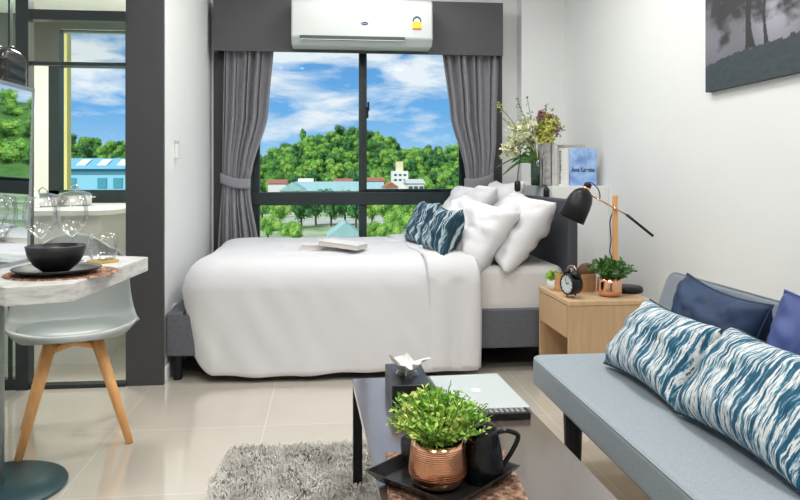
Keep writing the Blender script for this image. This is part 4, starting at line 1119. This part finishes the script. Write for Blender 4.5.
# place setting
mt2 = empty('woven_mat', (onZ(58, 275, DZ).x, onZ(58, 273, DZ).y - .01, DZ), 'round brown woven mat under the black plate on the whitewashed table', 'placemat', rz=.10)
def weave2(u, v):
    a = 2 * PI * u; r_ = .152 * v
    return (r_ * math.cos(a), r_ * math.sin(a), (.003 + .0018 * math.sin(v * 2 * PI * 14) * math.cos(u * 2 * PI * 60)) if v < .99 else 0)
MB().grid(weave2, 200, 60, cu=True).build('weave', M['wicker'], mt2, fix=False)
q = onZ(57, 271.5, DZ + .01)
plt = tag(MB().lathe([(0, 0), (.07, 0), (.115, .009), (.126, .016), (.124, .018), (.112, .012), (.07, .004), (0, .004)], 48).build('dinner_plate', M['matte_black'], None, smooth=True), 'flat black plate under the black bowl', 'plate')
plt.location = (q.x, q.y, DZ + .005)
bw = tag(MB().lathe([(0, 0), (.036, 0), (.040, .004), (.062, .022), (.078, .048), (.084, .078), (.081, .079), (.074, .048), (.058, .025), (.035, .010), (0, .009)], 48).build('bowl', M['matte_black'], None, smooth=True), 'deep matte black bowl sitting on the black plate', 'bowl')
bw.location = (q.x - .003, q.y, DZ + .010); bw.scale = (.94, .94, .94); plt.scale = (.93, .93, 1)
q = onZ(103, 262, DZ)
co = tag(MB().lathe([(0, 0), (.048, 0), (.049, .003), (.048, .006), (0, .006)], 40).build('coaster', M['cork'], None), 'round yellow cork coaster under the tumbler', 'coaster'); co.location = (q.x, q.y, DZ)
gb = tag(MB().lathe([(0, .0), (.030, .0), (.040, .008), (.048, .035), (.046, .062), (.041, .088), (.0400, .088)], 48).build('tumbler', M['clear'], None, smooth=True), 'stemless clear glass tumbler on the yellow coaster', 'glass'); gb.location = (q.x, q.y, DZ + .006)
def wine(px, d, lab, sc_=1.0):
    p = atD(px, d)
    g = empty('wine_glass', (p.x, p.y, DZ), lab, 'wine glass', group='wine glasses')
    MB().lathe([(.002, .080), (.012, .086), (.030, .100), (.044, .122), (.050, .148), (.049, .170), (.041, .214), (.0402, .214)], 44).build('glass_bowl', M['clear'], g, smooth=True)
    MB().lathe([(.004, .086), (.0032, .05), (.004, .008), (.012, .004), (.036, .001), (.036, 0), (0, 0)], 32).build('stem', M['clear'], g, smooth=True)
    g.scale = (sc_, sc_, sc_); return g
wine(72, 2.30, 'clear wine glass in front of the steel pot, the right one of the pair')
wine(40, 2.22, 'clear wine glass beside the mirror, the left one of the pair')

# ------------------------------------------------------------------ dining chair
CHX, CHY = -1.0, 2.90
ch = empty('dining_chair', (CHX, CHY, 0), 'grey shell chair with padded seat and beech legs tucked behind the table', 'chair', rz=.33)
# local: front = -Y
prof = [(-.215, .415), (-.20, .432), (-.15, .430), (-.05, .412), (.06, .405), (.13, .425), (.165, .50), (.185, .60), (.20, .70), (.208, .79)]
def shellf(u, v):
    t = v * (len(prof) - 1); i = min(len(prof) - 2, int(t)); f_ = t - i
    P0, P1, P2, P3 = [prof[max(0, min(len(prof) - 1, i + k))] for k in (-1, 0, 1, 2)]
    cr3 = lambda a, b, c_, d: .5 * (2 * b + (c_ - a) * f_ + (2 * a - 5 * b + 4 * c_ - d) * f_ * f_ + (3 * b - a - 3 * c_ + d) * f_ ** 3)
    y, z = cr3(P0[0], P1[0], P2[0], P3[0]), cr3(P0[1], P1[1], P2[1], P3[1])
    a = u * 2 - 1
    W = [.17, .215, .235, .245, .245, .24, .225, .215, .20, .135]
    w0, w1 = W[i], W[i + 1]; w_ = w0 + (w1 - w0) * f_
    seat = max(0, 1 - v / .6); back = max(0, (v - .5) / .5)
    side = abs(a) ** 3
    return (a * w_, y - side * .085 * back * 1.2 - (0 if v > .3 else -.05 * a * a * (1 - v / .3)), z + side * (.040 * min(1, v * 5) * (1 - back) + 0) - .06 * a * a * max(0, (v - .85) / .15))
MB().grid(shellf, 34, 44).build('shell', M['chair'], ch, smooth=True, fix=False, solid=.008)
def padf(u, v):
    a = 2 * PI * u; r_ = math.sin(v * PI / 2)
    ce = abs(math.cos(a)) ** .75 * (1 if math.cos(a) > 0 else -1); se = abs(math.sin(a)) ** .75 * (1 if math.sin(a) > 0 else -1)
    return (.198 * r_ * ce, -.035 + .165 * r_ * se, .425 + .028 * math.cos(v * PI / 2) ** .8 + .010 * (r_ ** 2) * abs(ce))
MB().grid(padf, 48, 12, cu=True).build('seat_pad', M['chair_pad'], ch, smooth=True)
legpts = {'fl': atD(17, 2.50), 'fr': atD(130, 2.70), 'rl': atD(24, 2.86), 'rr': atD(122, 3.02)}
inv = Matrix.Rotation(-.33, 3, 'Z')
tops = []
for k, v in legpts.items():
    lo_ = inv @ (v - Vector((CHX, CHY, 0))); tp = Vector((lo_.x * .42, lo_.y * .42, .395)); tops.append(tp)
    MB().tube([lo_, lo_.lerp(tp, .5), tp], [.0135, .019, .024], 16).build('leg', M['wood_leg'], ch, smooth=True)
cbm = MB()
for a_, b_ in ((0, 3), (1, 2)):
    A, B = tops[a_] - Vector((0, 0, .035)), tops[b_] - Vector((0, 0, .035))
    cbm.tube([A, (A + B) / 2 + Vector((0, 0, .03)), B], .013, 8)
for a_, b_ in ((0, 1),):
    A, B = tops[a_] - Vector((0, 0, .030)), tops[b_] - Vector((0, 0, .030)); cbm.tube([A, (A + B) / 2 + Vector((0, 0, .022)), B], .014, 8)
cbm.build('cross_brace', M['wood_leg'], ch, smooth=True)
MB().lathe([(0, .388), (.10, .388), (.11, .402), (0, .402)], 24).build('mounting_plate', M['black'], ch)

# ------------------------------------------------------------------ kitchen
kc = empty('kitchen_counter', (-1.55, 4.4, 0), 'white kitchen counter with a rounded corner beyond the glass door', 'counter')
ko = []
kx1, ky0, rc = onZ(106, 212, .845).x, 3.92, .12
kx1 = -1.16
for k in range(9):
    a = -PI / 2 + PI / 2 * k / 8; ko.append((kx1 - rc + rc * math.cos(a), ky0 + rc + rc * math.sin(a)))
ko += [(kx1, 4.99), (KXL + .01, 4.99), (KXL + .01, ky0)]
MB().prism([(x + 1.55, y - 4.4) for x, y in ko], .815, .845, lambda u, v, w: Vector((u, v, w))).build('counter_top', M['counter'], kc, bevel=.004)
MB().b2(KXL + .02 + 1.55, kx1 - .07 + 1.55, ky0 + .07 - 4.4, .58, 0, .815).build('cabinet_body', M['counter'], kc)
for (px, d, lab, s_) in ((75, 4.35, 'steel cooking pot with glass lid on the kitchen counter, the right one', 1.0), (43, 4.2, 'steel cooking pot with glass lid on the kitchen counter, the left one', .9)):
    p = atD(px, d)
    pt = empty('cooking_pot', (p.x, p.y, .845), lab, 'pot', group='cooking pots on the counter')
    MB().lathe([(0, 0), (.085, 0), (.095, .01), (.098, .065), (.102, .067), (.096, .060), (.09, .012), (0, .01)], 36).build('pot_body', M['steel'], pt, smooth=True)
    l_ = MB().lathe([(.100, .067), (.085, .080), (.05, .092), (0, .096)], 36).build('pot_lid', mat('pot_lid_glass', (.18, .24, .22), .1, metal=.6), pt, smooth=True)
    MB().tube([Vector((.028 * math.cos(PI * i / 8), 0, .096 + .032 * math.sin(PI * i / 8))) for i in range(9)], .005, 8).build('knob', M['steel'], l_, smooth=True)
    for sg in (-1, 1): MB().tube([Vector((sg * (.098 + .022 * math.sin(PI * i / 6)), -.03 + .06 * i / 6, .055)) for i in range(7)], .004, 6).build('side_handle', M['steel'], pt, smooth=True)
    pt.scale = (s_, s_, s_)
p = atD(33.5, 4.0)
bo = empty('detergent_bottle', (p.x, p.y, .845), 'white plastic bottle on the kitchen counter next to the mirror edge', 'bottle')
MB().lathe([(0, 0), (.028, 0), (.030, .01), (.030, .075), (.014, .095), (0, .095)], 24).build('bottle_body', M['white'], bo, smooth=True)
MB().lathe([(0, .095), (.013, .095), (.013, .115), (0, .115)], 20).build('bottle_cap', M['white'], bo, smooth=True)

# ------------------------------------------------------------------ outside
GZ = -8.0
grass = pattern('scrub_ground', [(0.35, (.10, .20, .08)), (.5, (.24, .34, .16)), (.62, (.42, .45, .36))], .12, (1, 1, 1), rough=1, detail=8)
forest_floor = pattern('hill_ground', [(0.35, (.03, .11, .02)), (.6, (.09, .22, .04))], .12, (1, 1, 1), rough=1, detail=6)
def hillz(x, y):
    d = y
    # x measured in metres at depth y; lateral angle px
    px = 326 + 700 * x / max(y, 1)
    ridge = [(-400, 128), (0, 147), (60, 147), (130, 152), (200, 158), (262, 164), (285, 156), (305, 148), (325, 142), (345, 138), (365, 139), (385, 146), (405, 156), (430, 158), (470, 156), (490, 150), (560, 128), (800, 120), (1400, 125)]
    for (p0, v0), (p1, v1) in zip(ridge, ridge[1:]):
        if p0 <= px <= p1: ry = v0 + (v1 - v0) * (px - p0) / (p1 - p0); break
    else: ry = 155
    top = EYE + (176 - ry) / 700 * 335 - 0
    t = max(0, min(1, (y - 235) / 100)); t = t * t * (3 - 2 * t)
    t2 = max(0, min(1, (y - 335) / 120))
    return GZ + (top - GZ) * t * (1 - .25 * t2)
def hf(u, v):
    y = 210 + 260 * v; x = (-.62 + 1.9 * u) * y
    return (x, y, hillz(x, y))
struct(MB().grid(hf, 90, 50).build('hill', forest_floor, None, smooth=True, fix=False))
struct(MB().add([(-900, 8, GZ), (900, 8, GZ), (900, 1500, GZ), (-900, 1500, GZ)], [(0, 1, 2, 3)]).build('ground', grass, None, fix=False))
# tree prototypes (crown of leaf clusters and a trunk)
def leafmat(n_, c0, c1, c2): return pattern(n_, [(0.3, c0), (.55, c1), (.75, c2)], .9, (1, 1, 1), rough=.7, detail=3)
LM = [leafmat('tree_leaf_mid', (.04, .17, .03), (.12, .33, .05), (.26, .48, .09)), leafmat('tree_leaf_bright', (.12, .32, .05), (.27, .50, .08), (.48, .66, .14)), leafmat('tree_leaf_dark', (.02, .11, .03), (.06, .21, .05), (.13, .32, .08))]
def crown_mesh(seed, n, leaf, lumps, tall=1.0):
    rnd = random.Random(seed); m = MB(); cs = []
    for i in range(lumps):
        a = rnd.uniform(0, 2 * PI); rr = rnd.uniform(.0, .62); z = rnd.uniform(-.25, .62)
        cs.append((Vector((rr * math.cos(a), rr * math.sin(a), z * tall)), rnd.uniform(.28, .5)))
    for i in range(n):
        c_, R = cs[rnd.randrange(lumps)]
        d = Vector((rnd.gauss(0, 1), rnd.gauss(0, 1), rnd.gauss(0, 1) + .3)).normalized()
        p = c_ + d * R * rnd.uniform(.65, 1.15)
        nrm = (d + Vector((rnd.uniform(-.9, .9), rnd.uniform(-.9, .9), rnd.uniform(-.4, .9)))).normalized()
        s_ = nrm.cross(Vector((rnd.uniform(-1, 1), rnd.uniform(-1, 1), .1))).normalized(); t_ = nrm.cross(s_)
        L = leaf * rnd.uniform(.6, 1.4)
        m.add([p - s_ * L, p - t_ * L * .6, p + s_ * L, p + t_ * L * .6], [(0, 1, 2, 3)])
    # solid core so the crown is not see-through
    for c_, R in cs: m.sphere(c_, R * .70, 8, 6)
    return m
def tree_proto(seed, mt, n, leaf, lumps, tall=1.0):
    root = bpy.data.objects.new('tree', None); C.objects.link(root); root.empty_display_size = .2
    c_ = crown_mesh(seed, n, leaf, lumps, tall).build('crown', mt, root, fix=False); c_.location = (0, 0, 1.35)
    MB().tube([(0, 0, 0), (.03, 0, .6), (0, .02, 1.3)], [.09, .07, .05], 8).build('trunk', bark, root, fix=False)
    return root
bark = mat('tree_bark', (.10, .075, .05), .9)
protos = [tree_proto(31 + i, LM[i % 3], 1500, .072, 11, (1, 1.1, 1.25)[i % 3]) for i in range(6)]
near_protos = [tree_proto(61 + i, LM[(1, 0, 1)[i]], 3800, .048, 14, .85) for i in range(3)]
rnd = random.Random(99)
first = set()
def put_tree(pr, loc, s, label, group, rz):
    if id(pr) not in first: first.add(id(pr)); t = pr
    else: t = copy_tree(pr)
    t.location = loc; t.scale = (s, s, s * rnd.uniform(.9, 1.15)); t.rotation_euler = (0, 0, rz)
    tag(t, label, 'tree', group)
    return t
n_h = 0
for row in range(13):
    Y = 248 + row * 7.5
    ranges = [(255, 478, 11.5)]
    if row >= 4 : ranges.append((52, 136, 13))
    if row in (2, 5, 7, 9): ranges.append((485, 830, 27))
    if row in (3, 6, 8, 10): ranges.append((140, 250, 24))
    for (pa, pb, step) in ranges:
        if row < 2: step *= 1.3
        px = pa + rnd.uniform(0, 6)
        while px < pb:
            y = Y + rnd.uniform(-3, 3); x = (px - 326) / 700 * y
            s = rnd.uniform(2.3, 3.6) * (1.0 if Y < 330 else .9)
            kind = rnd.choice([0, 0, 1, 1, 3, 4, 2, 5, 4, 1])
            if pa in (485, 140): s *= 2.0
            put_tree(protos[kind], (x, y, hillz(x, y) - 1.4 * s * .55), s, 'leafy green tree among the forest covering the hill outside', 'trees on the wooded hill', rnd.uniform(0, 6))
            px += step * rnd.uniform(.75, 1.25); n_h += 1
# one tall thin tree standing above the ridge
def ground_y(px, d): v = atD(px, d); return v
tt = copy_tree(protos[0]); pT = (303 - 326) / 700 * 330
tt.location = (pT, 330, hillz(pT, 330)); tt.scale = (2.2, 2.2, 4.2); tag(tt, 'tall slender tree rising above the hill ridge left of the summit', 'tree')
# nearer trees in the lower panes
for i, (px, py, s) in enumerate([(268, 226, 2.7), (280, 214, 2.4), (292, 232, 2.4), (301, 212, 2.6), (316, 209, 2.5), (331, 210, 2.6), (345, 209, 2.3), (356, 212, 2.3), (372, 212, 2.6), (386, 214, 3.0), (398, 222, 2.8), (404, 210, 2.6), (420, 212, 2.7), (372, 232, 2.4), (388, 236, 2.4), (437, 214, 2.6), (452, 216, 2.6), (262, 209, 2.4)]):
    d = 128 - (py - 209) * 1.9
    v = atD(px, d); ztop = EYE - (py - 176) / 700 * d
    # crown centre at ztop-ish
    pr = protos[2] if 205 < py < 213 and px > 290 and px < 370 else near_protos[0 if px in (386, 398, 372, 268, 280, 388) else (1 if i % 2 else 2)]
    s *= d / 120
    put_tree(pr, (v.x, v.y, max(GZ - 1.2, ztop - 1.35 * s)), s, 'leafy tree standing between the road and the warehouses, seen through the lower panes', 'trees seen through the lower panes', rnd.uniform(0, 6))
# road and yard
struct(MB().b2(-60, 60, 98, 104, GZ, GZ + .04).build('road', mat('pale_asphalt', (.38, .40, .38), .9, noise_amt=.1, nscale=.5)))
struct(MB().b2(-60, 60, 132, 150, GZ, GZ + .03).build('yard', mat('pale_yard', (.42, .44, .38), .9, noise_amt=.2, nscale=.2)))

teal_roof = mat('pale_teal_metal_roof', (.30, .50, .50), .5, noise_amt=.08, nscale=.3, stretch=(6, .3, .3))
pale_wall = mat('pale_render', (.60, .60, .52), .8); red_roof = mat('red_brown_roof', (.36, .12, .07), .8); cream_w = mat('cream_render', (.72, .66, .42), .8)
dark_win = mat('dark_window', (.06, .10, .11), .2); white_w = mat('white_render', (.78, .78, .74), .8)
def gable(name, label, px0, px1, yr, ye, Y, dep, wallm, roofm, cat='building', ridge_along='x', windows=0):
    x0, x1 = onY(px0, ye, Y).x, onY(px1, ye, Y).x; zr, ze = onY((px0 + px1) / 2, yr, Y + dep / 2).z, onY((px0 + px1) / 2, ye, Y).z
    w = x1 - x0
    b = empty(name, ((x0 + x1) / 2, Y, GZ), label, cat)
    MB().b2(-w / 2, w / 2, 0, dep, 0, ze - GZ).build('wall', wallm, b)
    if ridge_along == 'x':
        MB().prism([(-.04 * dep, ze - GZ - .1), (dep / 2, zr - GZ), (dep * 1.04, ze - GZ - .1), (dep / 2, ze - GZ - .1)], -w / 2 - .4, w / 2 + .4, lambda u, v, w_: Vector((w_, u, v))).build('roof', roofm, b)
    else:
        MB().prism([(-w / 2 - .3, ze - GZ - .1), (0, zr - GZ), (w / 2 + .3, ze - GZ - .1)], -.4, dep + .4, lambda u, v, w_: Vector((u, w_, v))).build('roof', roofm, b)
    for k in range(windows):
        xx = -w / 2 + w * (k + .5) / windows
        MB().b2(xx - .6, xx + .6, -.06, .02, ze - GZ - 2.2, ze - GZ - .9).build('window', dark_win, b)
    return b
gable('warehouse', 'long warehouse with a pale teal metal roof in front of the hill, left pane', 296, 362, 181.5, 190.5, 195, 24, pale_wall, teal_roof)
gable('warehouse', 'gabled teal-roofed warehouse at the left side of the left window pane', 280, 303, 182, 190.5, 168, 22, pale_wall, teal_roof, ridge_along='y')
gable('warehouse', 'short teal-roofed shed right of the window mullion', 363, 383, 182, 189.5, 195, 20, pale_wall, teal_roof)
gable('house', 'small house with a low red roof right of the mullion', 385, 398, 182, 187, 190, 10, white_w, red_roof, ridge_along='y', windows=3)
gable('house', 'low white house with grey roof at the foot of the hill', 408, 424, 179, 183, 196, 9, white_w, mat('grey_tin_roof', (.5, .52, .52), .6), windows=3)
gable('house', 'low brown-roofed house left of the white tower', 366, 384, 177.5, 180.5, 232, 9, white_w, red_roof)
gable('house', 'pale flat house behind the long warehouse roof', 299, 312, 178.5, 181.5, 226, 9, white_w, white_w)
gable('house', 'pale shed behind the warehouse near the left curtain', 268, 286, 179.5, 183, 222, 9, white_w, red_roof)
gable('house', 'rust-roofed shed behind the warehouse near the mullion', 334, 352, 178.5, 181, 226, 9, white_w, red_roof)
gable('pavilion', 'pale teal-roofed pavilion by the road in the lower left pane', 329, 362, 221, 236, 100, 8, pale_wall, teal_roof, ridge_along='y')
# white tower house
tw_ = onY(400.5, 180, 205); th = empty('tower_house', (tw_.x, 205, GZ), 'white and cream stepped tower house at the foot of the hill', 'building')
def hz(py, Y=205): return onY(400, py, Y).z - GZ
MB().b2(-2.3, 2.3, 0, 6, 0, hz(171)).build('wall', white_w, th); MB().b2(-1.0, .9, 1, 4.5, hz(171), hz(161.5)).build('tower', cream_w, th)
for k in range(3):
    for j in range(2): MB().b2(-1.9 + k * 1.4, -1.1 + k * 1.4, -.05, .02, hz(176 + j * 5), hz(174 + j * 5)).build('window', dark_win, th)
# blue building and yellow wall seen through the kitchen window
BYY = 62
bl_ = onY(100, 170, BYY); bb_ = empty('blue_building', (bl_.x, BYY, GZ), 'light blue building with skylights in its roof seen through the kitchen window', 'building')
def bz(py): return onY(95, py, BYY).z - GZ
blue_w = mat('light_blue_render', (.28, .60, .78), .6); blue_r = mat('blue_metal_roof', (.16, .46, .60), .5, noise_amt=.1, nscale=1)
MB().b2(-5.2, 5.2, 0, 10, 0, bz(169)).build('wall', blue_w, bb_)
MB().prism([(-.4, bz(169)), (4.5, bz(157)), (10.4, bz(169))], -5.6, 5.6, lambda u, v, w: Vector((w, u, v))).build('roof', blue_r, bb_)
for xx in (-2.3, -.55, 1.1):
    MB().add([(xx, .9, bz(166) + .06), (xx + .8, .9, bz(166) + .06), (xx + .55, 3.4, bz(160) + .10), (xx - .25, 3.4, bz(160) + .10)], [(0, 1, 2, 3)]).build('skylight', white_w, bb_, solid=.06)
for xx in (-2.7, -.2, 1.1, 3.4): MB().b2(xx, xx + .75, -.06, .02, bz(188), bz(178)).build('window', mat('teal_window', (.08, .33, .42), .2), bb_)
MB().b2(-5.3, 5.3, -.1, 0, bz(171.5), bz(169.5)).build('fascia', mat('dark_blue_fascia', (.08, .28, .42), .5), bb_)
yw0, yw1 = onY(56, 100, 6.3).x, onY(67, 100, 6.3).x
yc = tag(MB().b2(yw0, yw1, 6.3, 6.3 + .10, GZ, 3.2).build('yellow_post', mat('yellow_render', (.80, .66, .22), .7)), 'pale yellow outside pillar at the left of the kitchen window', 'pillar')
